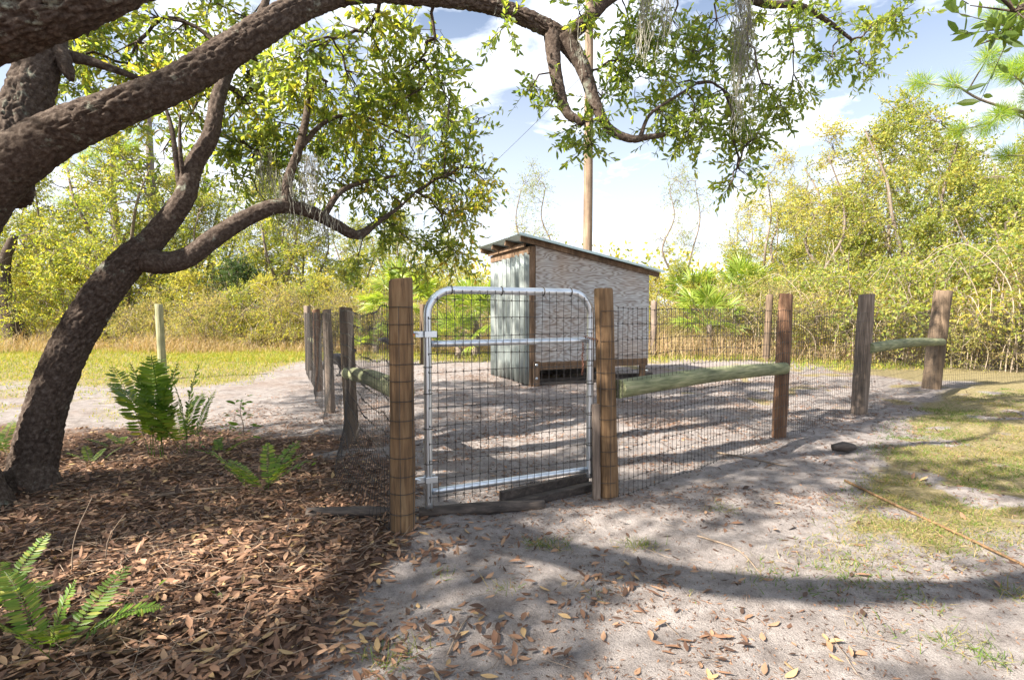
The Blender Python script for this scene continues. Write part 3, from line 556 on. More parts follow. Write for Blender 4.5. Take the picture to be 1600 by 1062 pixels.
# ---------------------------------------------------------------- wire netting
def netting(path, h, label, sv=.0508, shz=.1016, rad=.0018, z0=.02, knots=False, flare=0, sag=0, seed=0, group='woven wire netting panels', wrapposts=()):
    path = np.array(path, float); seg = np.linalg.norm(np.diff(path, axis=0), axis=1); tt = np.concatenate(([0], np.cumsum(seg))); Ltot = tt[-1]
    org = np.array((path[0][0], path[0][1], 0))
    def pos(u, z):
        u = np.asarray(u, float); z = np.asarray(z, float); x = np.interp(u, tt, path[:, 0]); y = np.interp(u, tt, path[:, 1])
        i = np.clip(np.searchsorted(tt, u, 'right')-1, 0, len(seg)-1); d = (path[i+1]-path[i])/seg[i][..., None]; nrm = np.stack((-d[..., 1], d[..., 0]), -1)
        wv = .012*np.sin(u*2.1+seed)*np.sin(z*3+1)+.006*np.sin(u*7+z*5+seed); wv = wv+flare*np.clip(1-z/.5, 0, 1)**1.5*np.sin(math.pi*np.clip(u/Ltot, 0, 1))
        sg = sag*np.sin(math.pi*np.clip(u/Ltot, 0, 1))*np.clip(z/h, 0, 1)
        return np.stack((x+nrm[..., 0]*wv, y+nrm[..., 1]*wv, z+z0-sg+gz(x, y)), -1)-org
    nv = int(Ltot/sv); us = np.linspace(0, Ltot, nv+1); A = []; B = []
    zk = np.linspace(0, h, 7)
    for a, b_ in zip(zk[:-1], zk[1:]): A.append(pos(us, np.full_like(us, a))); B.append(pos(us, np.full_like(us, b_)))
    nh = int(round(h/shz)); hs = np.linspace(0, h, nh+1); uu = np.linspace(0, Ltot, max(int(Ltot/.12), 4))
    for z in hs: A.append(pos(uu[:-1], np.full(len(uu)-1, z))); B.append(pos(uu[1:], np.full(len(uu)-1, z)))
    VF = [prisms(np.concatenate(A), np.concatenate(B), rad, rad, 3)]
    if knots:
        U, Zk = np.meshgrid(us, hs); K = pos(U.ravel(), Zk.ravel()); VF.append(prisms(K-np.array((0, 0, .006)), K+np.array((0, 0, .006)), .0036, .0030, 4))
    for (c, r_, a0, a1) in wrapposts:
        th = np.linspace(a0, a1, 9); pc = np.stack((c[0]+np.cos(th)*r_, c[1]+np.sin(th)*r_), 1)
        for z in hs:
            q = np.column_stack((pc, np.full(9, z+z0+.006*math.sin(z*40))))-org; VF.append(prisms(q[:-1], q[1:], rad*1.2, rad*1.2, 3))
        for k in (2, 4, 6, ):
            VF.append(prisms([(*pc[k], z0)]-org, [(*pc[k], z0+h)]-org, rad*1.1, rad*1.1, 3))
    V, Fl = merge(*VF); o = mk('wire_netting', V, Fl, M['wire']); o.location = org
    return tag(o, label, 'netting', group)
def offp(p, q, s):
    d = unit(np.array(q)-np.array(p)); return np.array((-d[1], d[0]))*s
def side(p, q, s): return np.array(p)+offp(p, q, s), np.array(q)+offp(p, q, s)
lf = [np.array(p)+np.array((-.075, -.02)) for p in (L1, L2, L3, L4, L5)]
netting(lf[:2], 1.22, 'wire netting from hinge post to the dark post', knots=True, flare=.16, sag=.05, wrapposts=[(L1, .0765, R(160), R(385))])
netting(lf[1:3], 1.2, 'wire netting between dark post and slim grey post', flare=.08, sag=.03, seed=1)
netting(lf[2:4], 1.2, 'wire netting between slim grey post and brown side post', seed=2, flare=.05)
netting(lf[3:5], 1.2, 'wire netting reaching the weathered far corner post', seed=3)
rf_ = [np.array(p)+np.array((.04, -.075)) for p in (R1, R2, R3, R4)]
netting([rf_[0], rf_[1]], 1.2, 'wire netting hung along the long green rail', knots=True, seed=4, wrapposts=[(np.array(R1)+np.array((-.018, 0)), .073, R(170), R(395))])
netting([rf_[1], rf_[2]], 1.2, 'wire netting between reddish post and bleached post', seed=5)
netting([rf_[2], rf_[3]], 1.2, 'wire netting hung along the short pale rail', seed=6)
netting([R4+np.array((.1, -.1)), R5], 1.2, 'wire netting running outward from the leaning corner post', seed=7)
netting([L5, B1], 1.2, 'back wire netting near the far side corner', seed=8, rad=.0034)
netting([B1, B2], 1.25, 'back wire netting passing behind the shed', seed=9, rad=.0034)
netting([B2, B3], 1.3, 'back wire netting between shed end and dark back post', seed=10, rad=.0036)
netting([B3, R5+np.array((0, .1))], 1.3, 'back wire netting towards the outer fence post', seed=11, rad=.0036)

# ---------------------------------------------------------------- gate
gl = at(670, 790, 3.02); gr = at(921, 745, 3.46); gd = unit(np.array((gr[0]-gl[0], gr[1]-gl[1], 0))); GW = np.linalg.norm((gr-gl)[:2])
gate = thing('gate', (gl[0], gl[1], 0), 'galvanised tube gate with rounded top and wire mesh', 'gate', rz=math.atan2(gd[1], gd[0]))
tr = .0225; rc = .15; ztop = 1.335
arc = lambda cx, a0, a1: [(cx+rc*math.cos(R(a)), 0, ztop-rc+rc*math.sin(R(a))) for a in np.linspace(a0, a1, 7)]
out_ = np.array([(0, 0, .095), (0, 0, .6)]+arc(rc, 180, 90)+[(GW/2, 0, ztop)]+arc(GW-rc, 90, 0)+[(GW, 0, .6), (GW, 0, .135)])
mk('frame', *tube(out_, [tr]*len(out_), 16, .025), M['galv'], gate, smooth=True)
mk('rail', *tube([(tr, 0, 1.03), (GW/2, 0, 1.03), (GW-tr, 0, 1.03)], [.019]*3, 14, .1), M['galv'], gate, smooth=True)
mk('rail', *tube([(tr, 0, .185), (GW/2, 0, .188), (GW-tr, 0, .19)], [.019]*3, 14, .1), M['galv'], gate, smooth=True)
VF = []
for x in np.arange(.0, GW+.01, .0508):
    zt = ztop-.0 if rc < x < GW-rc else ztop-rc+math.sqrt(max(rc*rc-(rc-min(x, GW-x))**2, 0))
    zs = np.linspace(.13, zt, 9); q = np.column_stack((x+.003*np.sin(zs*9+x*30), np.full(9, -.025), zs)); VF.append(prisms(q[:-1], q[1:], .0021, .0021, 3))
    for z in np.arange(.16, zt, .1016): VF.append(prisms([(x, -.025, z-.006)], [(x, -.025, z+.006)], .0034, .003, 4))
for z in np.arange(.16, ztop, .1016):
    x0 = 0 if z < ztop-rc else rc-math.sqrt(max(rc*rc-(z-ztop+rc)**2, 0)); xs = np.linspace(x0, GW-x0, 14)
    q = np.column_stack((xs, np.full(14, -.026), z+.004*np.sin(xs*6+z*20))); VF.append(prisms(q[:-1], q[1:], .0021, .0021, 3))
mk('wire_mesh', *merge(*VF), M['wire'], gate)
VF = []
for i, s in enumerate((.13, .42, .68, .86)):
    x = GW*s; a = np.linspace(0, 2*math.pi, 9); q = np.column_stack((np.full(9, x), np.cos(a)*(tr+.003), ztop+np.sin(a)*(tr+.003))); VF.append(prisms(q[:-1], q[1:], .0035, .0035, 4))
for z in (.35, .55, .75, .9, 1.1): 
    for x in (0, GW): a = np.linspace(0, 2*math.pi, 9); q = np.column_stack((x+np.cos(a)*(tr+.003), np.sin(a)*(tr+.003), np.full(9, z))); VF.append(prisms(q[:-1], q[1:], .0028, .0028, 4))
mk('wire_ties', *merge(*VF), M['wire'], gate)['kind'] = 'stuff'
for z in (1.085, .26):
    h = bev(mk('hinge', *merge(box((-.045, 0, z), X3, Y3, Z3, .05, .012, .035), box((.012, -.026, z), X3, Y3, Z3, .07, .006, .035), box((.012, .026, z), X3, Y3, Z3, .07, .006, .035)), M['galv'], gate), .002)
    mk('bolt', *tube([(-.11, 0, z+.01), (-.07, 0, z+.01), (-.05, 0, z+.0)], [.008]*3, 8, .02), M['galv'], h)
VF = []
for k in range(12):
    c0 = np.array((GW-.075+.003*math.sin(k), -.03, 1.03-.02-k*.017)); a = np.linspace(0, 2*math.pi, 9); ax_ = np.array((1, 0, 0)) if k % 2 else np.array((0, 1., 0))
    q = c0+np.cos(a)[:, None]*ax_*.006+np.sin(a)[:, None]*Z3*.012; VF.append(prisms(q[:-1], q[1:], .0022, .0022, 4))
for k in range(9):
    c0 = np.array((GW-.06+k*.014, -.03-.002*k, 1.055-.004*k)); a = np.linspace(0, 2*math.pi, 9); ax_ = Z3 if k % 2 else np.array((0, 1., 0))
    q = c0+np.cos(a)[:, None]*ax_*.007+np.sin(a)[:, None]*X3*.012; VF.append(prisms(q[:-1], q[1:], .0022, .0022, 4))
mk('chain', *merge(*VF), M['rust'], gate)['kind'] = 'stuff'
def plank(A, B, wd, ht, label, matn='wood_plank', name='plank', up=Z3):
    A = np.array(A, float); B = np.array(B, float); V, Fq = beam(A-A, B-A, wd, ht, up); o = mk(name, V, Fq, M[matn]); o.location = A; bev(o, .005)
    m = o.modifiers.new('sub', 'SUBSURF'); m.subdivision_type = 'SIMPLE'; m.levels = 2; m.render_levels = 2
    return tag(o, label, name.replace('_', ' '))
p0 = gnd(932, 780); plank((p0[0], p0[1]-.0, -.03), (p0[0]-.008, p0[1]+.02, .62), .05, .05, 'narrow weathered upright board beside the latch post', 'wood_grey', 'board', up=Y3)
a0 = gnd(782, 792); a1 = gnd(918, 760); plank((a0[0], a0[1], .05), (a1[0], a1[1], .05), .035, .10, 'dark plank on edge under the gate bottom rail')
plank((a0[0]-.02, a0[1]-.07, .02), (a1[0]+.03, a1[1]-.07, .03), .06, .05, 'low dark plank lying in front of the gate plank')
b0 = gnd(480, 806); b1 = gnd(607, 806)
V, Fl = tube([(0, 0, 0), (.4, .01, .0), tuple(np.append(b1-b0, 0))], [.03, .035, .03], 12, .06, wob=.2, seed=4); o = mk('log', V, Fl, M['wood_plank'], smooth=True); o.location = (*b0, .02); tag(o, 'thin dark log on leaf litter against the hinge post', 'log')
b0 = gnd(655, 806); b1 = gnd(850, 792)
V, Fl = tube([(0, 0, 0), (.35, .06, .01), tuple(np.append(b1-b0, 0))], [.036, .04, .03], 12, .06, wob=.2, seed=6); o = mk('log', V, Fl, M['wood_plank'], smooth=True); o.location = (*b0, .015); tag(o, 'dark threshold log half sunk in sand below the gate', 'log')

# ---------------------------------------------------------------- shed
E1 = np.array((.916, .401, 0)); E1 /= np.linalg.norm(E1); E2 = np.array((-E1[1], E1[0], 0))
sc0 = gnd(829, 604); SL, SW = 2.34, 1.75
shed = thing('shed', (sc0[0], sc0[1], 0), 'small plywood goat shed with corrugated side and slanted metal roof', 'shed', rz=math.atan2(E1[1], E1[0]))
zt = lambda x: 2.33-(.42/2.34)*x                       # underside of the roof along its slope
# corrugated sheets on the high side (three sheets, each lapped)
for k in range(3):
    y0, y1 = k*SW/3+(.05 if k == 0 else 0), (k+1)*SW/3+.015; ys = np.linspace(y0, y1, 46); wv = .024*np.tanh(2.0*np.sin(ys*2*math.pi/.19))-.024-.003*(k % 2)
    zz = np.linspace(.03 if k != 1 else .05, 2.2-.02*k, 8); V = np.array([(wv[i], ys[i], z) for z in zz for i in range(46)]); n = 46
    i0 = (np.arange(7)[:, None]*n+np.arange(n-1)[None]).ravel(); o = mk('corrugated_sheet', V, np.stack((i0, i0+1, i0+1+n, i0+n), 1), M['corr'], shed, smooth=True)
    s_ = o.modifiers.new('s', 'SOLIDIFY'); s_.thickness = .0015
def sp(name, A, B, wd, ht, m_='wood_shed', up=Z3): return bev(mk(name, *beam(A, B, wd, ht, up), M[m_], shed), .003)
sp('corner_post', (.04, .03, -.05), (.04, .03, 2.3), .085, .085, up=Y3); sp('corner_post', (.045, SW-.05, -.05), (.045, SW-.05, 2.3), .085, .085, up=Y3)
sp('corner_post', (SL-.05, SW-.05, -.05), (SL-.05, SW-.05, 1.86), .085, .085, up=Y3); sp('corner_post', (SL-.06, .05, -.05), (SL-.06, .05, 1.86), .085, .085, up=Y3)
pv = np.array([(.085, 0, .40), (SL, 0, .40), (SL, 0, zt(SL)-.01), (.085, 0, zt(.085)-.01)]); fr_, bk = pv+np.array((0, -.018, 0)), pv
mk('plywood_wall', np.vstack((fr_, bk)), np.array([(0, 1, 2, 3), (7, 6, 5, 4), (0, 4, 5, 1), (1, 5, 6, 2), (2, 6, 7, 3), (3, 7, 4, 0)]), M['ply'], shed)
pb = pv+np.array((0, SW, 0)); mk('plywood_wall', np.vstack((pb, pb+np.array((0, .018, 0)))), np.array([(0, 1, 2, 3), (7, 6, 5, 4), (0, 4, 5, 1), (1, 5, 6, 2), (2, 6, 7, 3), (3, 7, 4, 0)]), M['ply'], shed)
mk('plywood_wall', *box((SL+.012, SW/2, 1.14), X3, Y3, Z3, .018, SW+.03, 1.5), M['ply'], shed)
mk('floor', *box((SL/2+.04, SW/2, .37), X3, Y3, Z3, SL-.1, SW-.02, .03), M['ply'], shed)
sp('floor_joist', (.09, -.035, .335), (SL-.02, -.035, .335), .04, .12); sp('floor_joist', (.09, SW-.1, .33), (SL-.02, SW-.1, .33), .04, .12)
sp('ledger', (.09, -.058, .385), (SL-.03, -.058, .385), .02, .035)
sp('leg_block', (SL-.14, -.055, -.05), (SL-.14, -.055, .30), .09, .05, up=Y3); sp('leg_block', (.075, -.06, -.05), (.075, -.06, .42), .11, .03, up=Y3)
sp('skid', (.25, .25, .05), (SL+.3, .25, .05), .09, .09, 'wood_plank'); sp('skid', (.2, -.02, .03), (SL+.35, -.10, .03), .10, .06, 'wood_plank'); sp('skid', (.25, SW-.3, .05), (SL, SW-.3, .05), .09, .09, 'wood_plank')
for (x, z) in ((.075, .36), (.075, .14), (SL-.05, .18)): mk('bolt', *tube([(x, -.065, z), (x, -.085, z), (x, -.09, z)], [.026, .024, .012], 12, .01), M['galv'], shed, smooth=True)
# roof: rafters, blocking and an upper metal sheet
sl = unit(np.array((SL, 0, zt(SL)-zt(0)))); x0r, x1r = -.24, SL+.24
for y in (-.055, SW*.33, SW*.68, SW+.02): sp('rafter', (x0r+.03, y, zt(x0r)+.03), (x1r-.04, y, zt(x1r)+.03), .04, .085)
sp('header', (-.0, .0, 2.235), (-.0, SW, 2.235), .045, .12); sp('header', (SL-.04, .0, zt(SL)-.06), (SL-.04, SW, zt(SL)-.06), .04, .1)
sp('blocking', (-.06, .1, 2.325), (-.06, SW, 2.325), .035, .06)
ny = 96; ys = np.linspace(-.15, SW+.16, ny); wv = .007*np.sin(ys*2*math.pi/.076); xs = np.linspace(x0r-.02, x1r, 7)
V = np.array([(x, ys[i], zt(x)+.087+wv[i]) for x in xs for i in range(ny)]); i0 = (np.arange(6)[:, None]*ny+np.arange(ny-1)[None]).ravel()
rf = mk('roof', V, np.stack((i0, i0+1, i0+1+ny, i0+ny), 1), M['roof'], shed, smooth=True); s_ = rf.modifiers.new('s', 'SOLIDIFY'); s_.thickness = .003
bev(mk('rake_flashing', *beam((x0r-.03, -.155, zt(x0r-.03)+.088), (x1r+.01, -.155, zt(x1r+.01)+.088), .012, .04), M['roof'], rf), .002)

# ---------------------------------------------------------------- utility poles and line
def upole(x, y, h, r, label):
    o = thing('utility_pole', (x, y, 0), label, 'utility pole')
    mk('pole', *tube([(0, 0, -.3), (.02, 0, h*.5), (0, 0, h)], [r, r*.88, r*.72], 18, .5, wob=.03), M['pole'], o, smooth=True)
    bev(mk('cross_arm', *beam((-1.1, -.16, h-.5), (1.1, -.16, h-.5), .1, .12), M['pole'], o), .01); return o
up = at(918, 300, 16.5); upole(up[0], up[1], 14, .15, 'tall wooden utility pole standing behind the shed')
fp = at(608, 400, 62); upole(fp[0], fp[1], 9.5, .17, 'distant utility pole seen under the oak crown')
lw = [np.array((up[0], up[1]-.3, 8.4))+(np.array((fp[0], fp[1], 8.9))-np.array((up[0], up[1]-.3, 8.4)))*u-np.array((0, 0, 4*.7*u*(1-u))) for u in np.linspace(0, 1, 25)]
o = mk('power_line', *prisms(np.array(lw[:-1])-lw[0], np.array(lw[1:])-lw[0], .009, .009, 4), M['wire']); o.location = lw[0]; tag(o, 'thin cable sagging between the two utility poles', 'cable')

# ---------------------------------------------------------------- poultry
def skin_body(name, verts, edges, radii, mt, parent):
    me = bpy.data.meshes.new(name); me.from_pydata(verts, edges, []); o = bpy.data.objects.new(name, me); link(o, parent); me.materials.append(mt)
    sk = o.modifiers.new('skin', 'SKIN')
    for i, r in enumerate(radii):
        v = me.skin_vertices[0].data[i]; v.radius = (r[0], r[1]) if isinstance(r, tuple) else (r, r); v.use_root = (i == 0)
    sk.use_smooth_shade = True; s2 = o.modifiers.new('sub', 'SUBSURF'); s2.levels = 2; s2.render_levels = 2
    return o
def chicken(x, y, rz, body, neck, tailm, label, sc=1.0, big_tail=True, peck=False):
    o = thing('chicken', (x, y, gzf(x, y)), label, 'chicken', rz=rz); o.scale = (sc,)*3
    hd = [(.15, 0, .33), (.19, 0, .40), (.21, 0, .46), (.225, 0, .505)] if not peck else [(.17, 0, .27), (.23, 0, .20), (.27, 0, .12), (.29, 0, .07)]
    v = [(0, 0, .26), (.09, 0, .275)]+hd+[(-.09, 0, .29), (-.15, 0, .34)]
    e = [(0, 1), (1, 2), (2, 3), (3, 4), (4, 5), (0, 6), (6, 7)]; r = [(.105, .1), (.1, .09), .06, .042, .034, .028, (.085, .075), .035]
    for s in (-1, 1):
        b_ = len(v); v += [(0.0, s*.055, .19), (-.01, s*.058, .11), (.01, s*.058, .012)]; e += [(0, b_), (b_, b_+1), (b_+1, b_+2)]; r += [.045, .014, .009]
        for dx, dy in ((.05, 0), (.04, s*.03), (.04, -s*.03), (-.03, 0)): v.append((.01+dx, s*.058+dy, .006)); e.append((b_+2, len(v)-1)); r.append(.006)
    skin_body('body', v, e, r, body, o)
    hx, _, hz_ = hd[-1]; mk('beak', *prisms([(hx+.015, 0, hz_)], [(hx+.055, 0, hz_-.012)], .012, .001, 6), M['leg'], o)
    cv = [(hx-.03, 0, hz_+.02)]+[(hx-.03+.012*i, 0, hz_+.03+(.035 if i % 2 else .012)) for i in range(6)]+[(hx+.035, 0, hz_+.01)]; cv = np.array(cv); cv2 = np.vstack((cv+np.array((0, .004, 0)), cv-np.array((0, .004, 0)))); n = len(cv)
    mk('comb', cv2, [np.array([[0, i, i+1] for i in range(1, n-1)]+[[n, n+i+1, n+i] for i in range(1, n-1)]), np.array([[i, i+n, (i+1) % n+n, (i+1) % n] for i in range(n)])], M['red'], o)
    for s in (-1, 1):
        p = np.array([(.07, s*.095, .30), (0, s*.112, .275), (-.08, s*.10, .27), (-.16, s*.07, .27)]); wv, wf = tube(p, [.03, .05, .04, .008], 10, .02); wv[:, 1] = s*.095+(wv[:, 1]-s*.095)*.4; mk('wing', wv, wf, neck, o, smooth=True)
    for k in range(9 if big_tail else 6):
        a = R(62+k*8); ln = (.30 if big_tail else .15)*random.uniform(.8, 1.1); yy = random.uniform(-.03, .03)
        pts = [np.array((-.14, yy*.4, .33))+np.array((-math.cos(a)*ln*u-.10*u*u*(ln/.26), yy*u*2, math.sin(a)*ln*u-.13*u*u*(ln/.26))) for u in (0, .35, .7, 1)]
        tv, tf = tube(pts, [.012, .036, .030, .005], 6, .03); tv[:, 1] = pts[0][1]+(tv[:, 1]-pts[0][1])*.35; mk('tail_feather', tv, tf, tailm, o, smooth=True)
    return o
rp_ = gnd(624, 569); chicken(rp_[0], rp_[1], R(8), M['orange_f'], M['white_f'], M['black'], 'rooster with black tail, pale wing and rust body behind hinge post', 1.35)
hp = gnd(531, 585); chicken(hp[0], hp[1], R(-160), M['black'], M['black'], M['black'], 'black hen behind the slim grey post, head down', 1.25, False, True)

# ---------------------------------------------------------------- palmettos
def frond_mesh(seed):
    rs = random.Random(seed); L_ = .95; VF = []
    pet = [np.array((0, 0, 0)), np.array((.0, .42*L_, .10)), np.array((0, .75*L_, .06))]
    A = pet[-1]; Vs, Fs, rr = [], [], []; n = 0
    v, f = prisms(pet[:-1], pet[1:], .009, .007, 4); Vs.append(v); Fs.append(f); rr += [.3]*len(f); n = len(v); T3 = []
    for k in range(26):
        a = R(-118+236*k/25)+rs.uniform(-.03, .03); ln = .52*(1-.25*abs(k-12.5)/12.5)*rs.uniform(.9, 1.08); d = np.array((math.sin(a), math.cos(a), rs.uniform(-.05, .25)-.25*abs(a)/2)); d /= np.linalg.norm(d); s = np.array((math.cos(a), -math.sin(a), 0))
        w = .021; b0, b1, b2 = A+d*.02, A+d*ln*.5, A+d*ln+np.array((0, 0, -.10*rs.random())); up_ = np.array((0, 0, .008))
        v = np.array([b0, b1-s*w+up_, b1-up_, b1+s*w+up_, b2]); Vs.append(v); T3 += [(n, n+2, n+1), (n, n+3, n+2), (n+1, n+2, n+4), (n+2, n+3, n+4)]; rr += [rs.random()*.8+(.2 if rs.random() < .1 else 0)]*4; n += 5
    o = mk('frond', np.concatenate(Vs), [np.concatenate(Fs), np.array(T3)], M['palm'], attrs={'rnd': ('FACE', rr)}); me = o.data; bpy.data.objects.remove(o); return me
FM = [frond_mesh(i) for i in range(4)]
def palmetto(px, py, Y, h, n, sc, label):
    p = at(px, 500, Y); o = thing('palmetto', (p[0], Y, 0), label, 'palmetto', 'saw palmettos along the thicket')
    mk('trunk', *tube([(0, 0, -.1), (.05, .03, h*.5), (0, 0, h)], [.11, .1, .07], 10, .12, wob=.3), M['bark_far'], o, smooth=True)
    for k in range(n):
        f = bpy.data.objects.new('frond', FM[k % 4]); link(f, o); el = R(random.uniform(-12, 78)); az_ = k*2.4+random.uniform(-.4, .4); f.location = (0, 0, h-.1*random.random()); f.scale = (sc*random.uniform(.85, 1.15),)*3
        f.rotation_euler = (Matrix.Rotation(az_, 3, 'Z') @ Matrix.Rotation(el, 3, 'X') @ Matrix.Rotation(random.uniform(-.6, .6), 3, 'Y')).to_euler()
for a in [(625, 440, 15.5, 1.5, 22, 1.15, 'bright palmetto fan rising behind the hinge post'), (742, 440, 15.0, 1.0, 20, 1.05, 'palmetto between gate top and corrugated shed wall'), (715, 480, 14.6, .35, 14, .95, 'low palmetto seen through the gate mesh'), (1108, 455, 16, .9, 20, 1.15, 'palmetto right behind the back wire near shed roof end'), (1165, 400, 18.5, 2.0, 18, 1.15, 'taller palmetto among yellow shrubs behind the pen'), (1085, 410, 19, 1.7, 16, 1.1, 'pale palmetto deep in the thicket past shed roof'), (585, 500, 16.5, .3, 10, .8, 'small palmetto low in brush behind side fence')]: palmetto(*a)

# ---------------------------------------------------------------- thicket: shrubs and trees
def rand_clumps(n, h0, h1, rad, cr, shape=1.0):
    out = []
    for i in range(n):
        z = h0+(h1-h0)*random.random()**.85; u = (z-h0)/(h1-h0); rr = rad*(math.sin(math.pi*min(u*.8+.18, 1))**shape)*math.sqrt(random.random()); a = random.random()*2*math.pi
        out.append((rr*math.cos(a), rr*math.sin(a), z, cr*random.uniform(.7, 1.3)))
    return out
def stems(n, h, spread, r0):
    P = []
    for i in range(n):
        a = 2*math.pi*i/n+random.uniform(-.5, .5); q = [np.array((math.cos(a)*.08, math.sin(a)*.08, -.1))]
        for k in range(1, 6): u = k/5; q.append(np.array((math.cos(a)*spread*u**1.3, math.sin(a)*spread*u**1.3, h*u))+rng.normal(size=3)*.05*h*np.array((.6, .6, .2)))
        P.append((np.array(q), np.linspace(r0, r0*.25, 6)))
    return P
def plant(name, label, cat, group, nst, h, spread, r0, ncl, h0, rad, cr, ntw, nlf, twl, L, leafm, barkm='bark_far', shape=1.0, tpl=LEAF4, ratio=.5, tint=(0, 1), sparse=False):
    o = thing(name, (0, 0, 0), label, cat, group); st = stems(nst, h*.85, spread, r0)
    mk('trunk', *merge(*[tube(p, r, 8, .15, wob=.15, seed=i) for i, (p, r) in enumerate(st)]), M[barkm], o, smooth=True)
    f = Foliage(); mainp = np.vstack([smooth_path(p, r, .25)[0][2:] for p, r in st]); f.grow(mainp, rand_clumps(ncl, h0, h, rad, cr, shape), ntw, nlf, twl, L, .1, tint, k=.005)
    f.build(o, M[leafm], M[barkm], tpl=tpl, ratio=ratio, sides=3); return o
GS = 'shrubs at the edge of the clearing'; GT = 'trees rising out of the thicket'
shA = plant('shrub', 'rounded yellow-green leafy shrub in the thicket row', 'shrub', GS, 6, 2.6, 1.0, .03, 52, .15, 1.5, .36, 17, 11, .32, .068, 'leaf_bush')
shB = plant('shrub', 'olive-leaved broad shrub in the thicket row', 'shrub', GS, 7, 3.4, 1.2, .035, 60, .2, 1.7, .40, 17, 11, .34, .072, 'leaf_tree')
shC = plant('bramble', 'tan tangled bramble mound with dry leaves and bare twigs', 'bramble', 'bramble mounds along the thicket', 10, 2.0, 1.3, .014, 60, .05, 1.6, .36, 18, 10, .5, .05, 'leaf_bramble', shape=.6)
shD = plant('shrub', 'dark green dense cedar-like bush between paler shrubs', 'shrub', None, 4, 2.6, .5, .04, 40, .5, 1.1, .35, 16, 14, .3, .075, 'leaf_cedar')
trA = plant('thicket_tree', 'bushy yellow-green tree in the thicket', 'tree', GT, 3, 7.6, 1.4, .09, 120, 1.4, 2.4, .48, 18, 12, .42, .085, 'leaf_tree')
trB = plant('thicket_tree', 'slender loose-leaved tree with visible pale stems', 'tree', GT, 3, 6.8, 1.0, .07, 64, 1.8, 1.7, .42, 14, 10, .42, .075, 'leaf_bush')
trC = plant('thin_tree', 'nearly bare thin tree against the white clouds', 'tree', 'sparse trees against the sky', 2, 9.0, .8, .08, 70, 3.6, 1.5, .45, 10, 7, .5, .07, 'leaf_tree')
trD = plant('thicket_tree', 'dense olive tree crown behind the leaning oak', 'tree', GT, 3, 6.2, 1.3, .1, 105, .8, 2.3, .5, 17, 12, .42, .085, 'leaf_tree')
LANDM = [(0, 'beyond the big oak trunk'), (90, 'behind the distant leaning oak'), (200, 'below the crooked pine'), (300, 'behind the lone green post'), (395, 'next to the dark cedar-like bush'), (470, 'facing the lawn before the side fence'), (560, 'behind the side fence posts'), (660, 'behind the bright palmetto fan'), (765, 'seen through the gate mesh'), (900, 'hidden behind the shed'), (1000, 'behind the utility pole'), (1070, 'by the low end of the shed roof'), (1140, 'around the back palmetto'), (1210, 'behind the dark back post'), (1270, 'beneath the pale loose tree'), (1330, 'beneath the crooked-stemmed tree'), (1420, 'behind the short pale rail'), (1480, 'behind the leaning corner post'), (1560, 'beyond the outward netting'), (1660, 'under the bright pine bough'), (9999, 'beyond the outer fence post')]
_seen = {}
def lab(base, px, Y):
    t = base+' '+next(t_ for m_, t_ in LANDM if px < m_)
    if t in _seen: return t+(', deeper in the thicket' if Y > _seen[t] else ', in front of its twin')
    _seen[t] = Y; return t
def canes(o, n, h, rad):
    VF = []
    for i in range(n):
        a = random.uniform(0, 6.28); b_ = a+random.uniform(-1.6, 1.6); r0 = rad*random.uniform(.1, .8); ln = rad*random.uniform(.3, .9); z = h*random.uniform(.5, 1.05)
        P = np.array([(math.cos(a)*r0, math.sin(a)*r0, 0), (math.cos(a)*r0*1.1, math.sin(a)*r0*1.1, z*.65), (math.cos(a)*r0+math.cos(b_)*ln*.5, math.sin(a)*r0+math.sin(b_)*ln*.5, z), (math.cos(a)*r0+math.cos(b_)*ln, math.sin(a)*r0+math.sin(b_)*ln, z*random.uniform(.6, 1.05))]); VF.append(tube(P, [.010, .008, .006, .003], 4, .18, cap=False, wob=.0))
    mk('canes', *merge(*VF), M['cane'], o)['kind'] = 'stuff'
M['cane'] = plain('pale_cane', (.36, .29, .22), .8, 0, .3, 8, 0)
shE = plant('bramble', 'green and tan vine mound', 'bramble', 'bramble mounds along the thicket', 8, 2.4, 1.2, .016, 40, .05, 1.6, .42, 15, 9, .45, .085, 'leaf_tree', shape=.7)
canes(shC, 14, 1.9, 1.6); canes(shE, 13, 2.2, 1.6); canes(shB, 6, 3.2, 1.5)
def place(src, px, Y, sc, label=None, first=[set()]):
    x = (px-800)/F_PX*Y
    if src.name not in first[0]:
        first[0].add(src.name); src.location = (x, Y, 0); src.rotation_euler = (0, 0, random.uniform(0, 6.28)); src.scale = (sc,)*3
        if label: src['label'] = label
        return src
    return copy_tree(src, (x, Y, 0), random.uniform(0, 6.28), sc*random.uniform(.95, 1.05), label)
for px, Y, s in [(40, 21, .95), (130, 22.5, 1.1), (300, 20, 1.0), (415, 19, .95), (500, 19.5, .95), (585, 20.5, .9), (690, 21, .95), (1020, 20, .95), (1090, 19, .9), (1180, 18.5, .95), (1265, 17, .9), (1490, 13.5, .9), (1600, 13, 1.15), (1740, 13.5, 1.3), (870, 24, 1.0), (-90, 20, 1.1), (1390, 15, .85), (760, 23, .9)]: place(shA, px, Y, s, lab('yellow-green leafy shrub', px, Y))
for px, Y, s in [(90, 25, 1.3), (-20, 24, 1.4), (210, 26, 1.2), (350, 24, .95), (540, 24, .95), (650, 25, .95), (960, 24, .9), (1060, 24, 1.0), (1150, 23, 1.1), (1240, 21, 1.15), (1340, 18, 1.1), (1440, 16.5, 1.2), (1560, 16, 1.35), (1680, 16, 1.4), (1800, 17, 1.5), (-160, 25, 1.5)]: place(shB, px, Y, s, lab('taller olive shrub', px, Y))
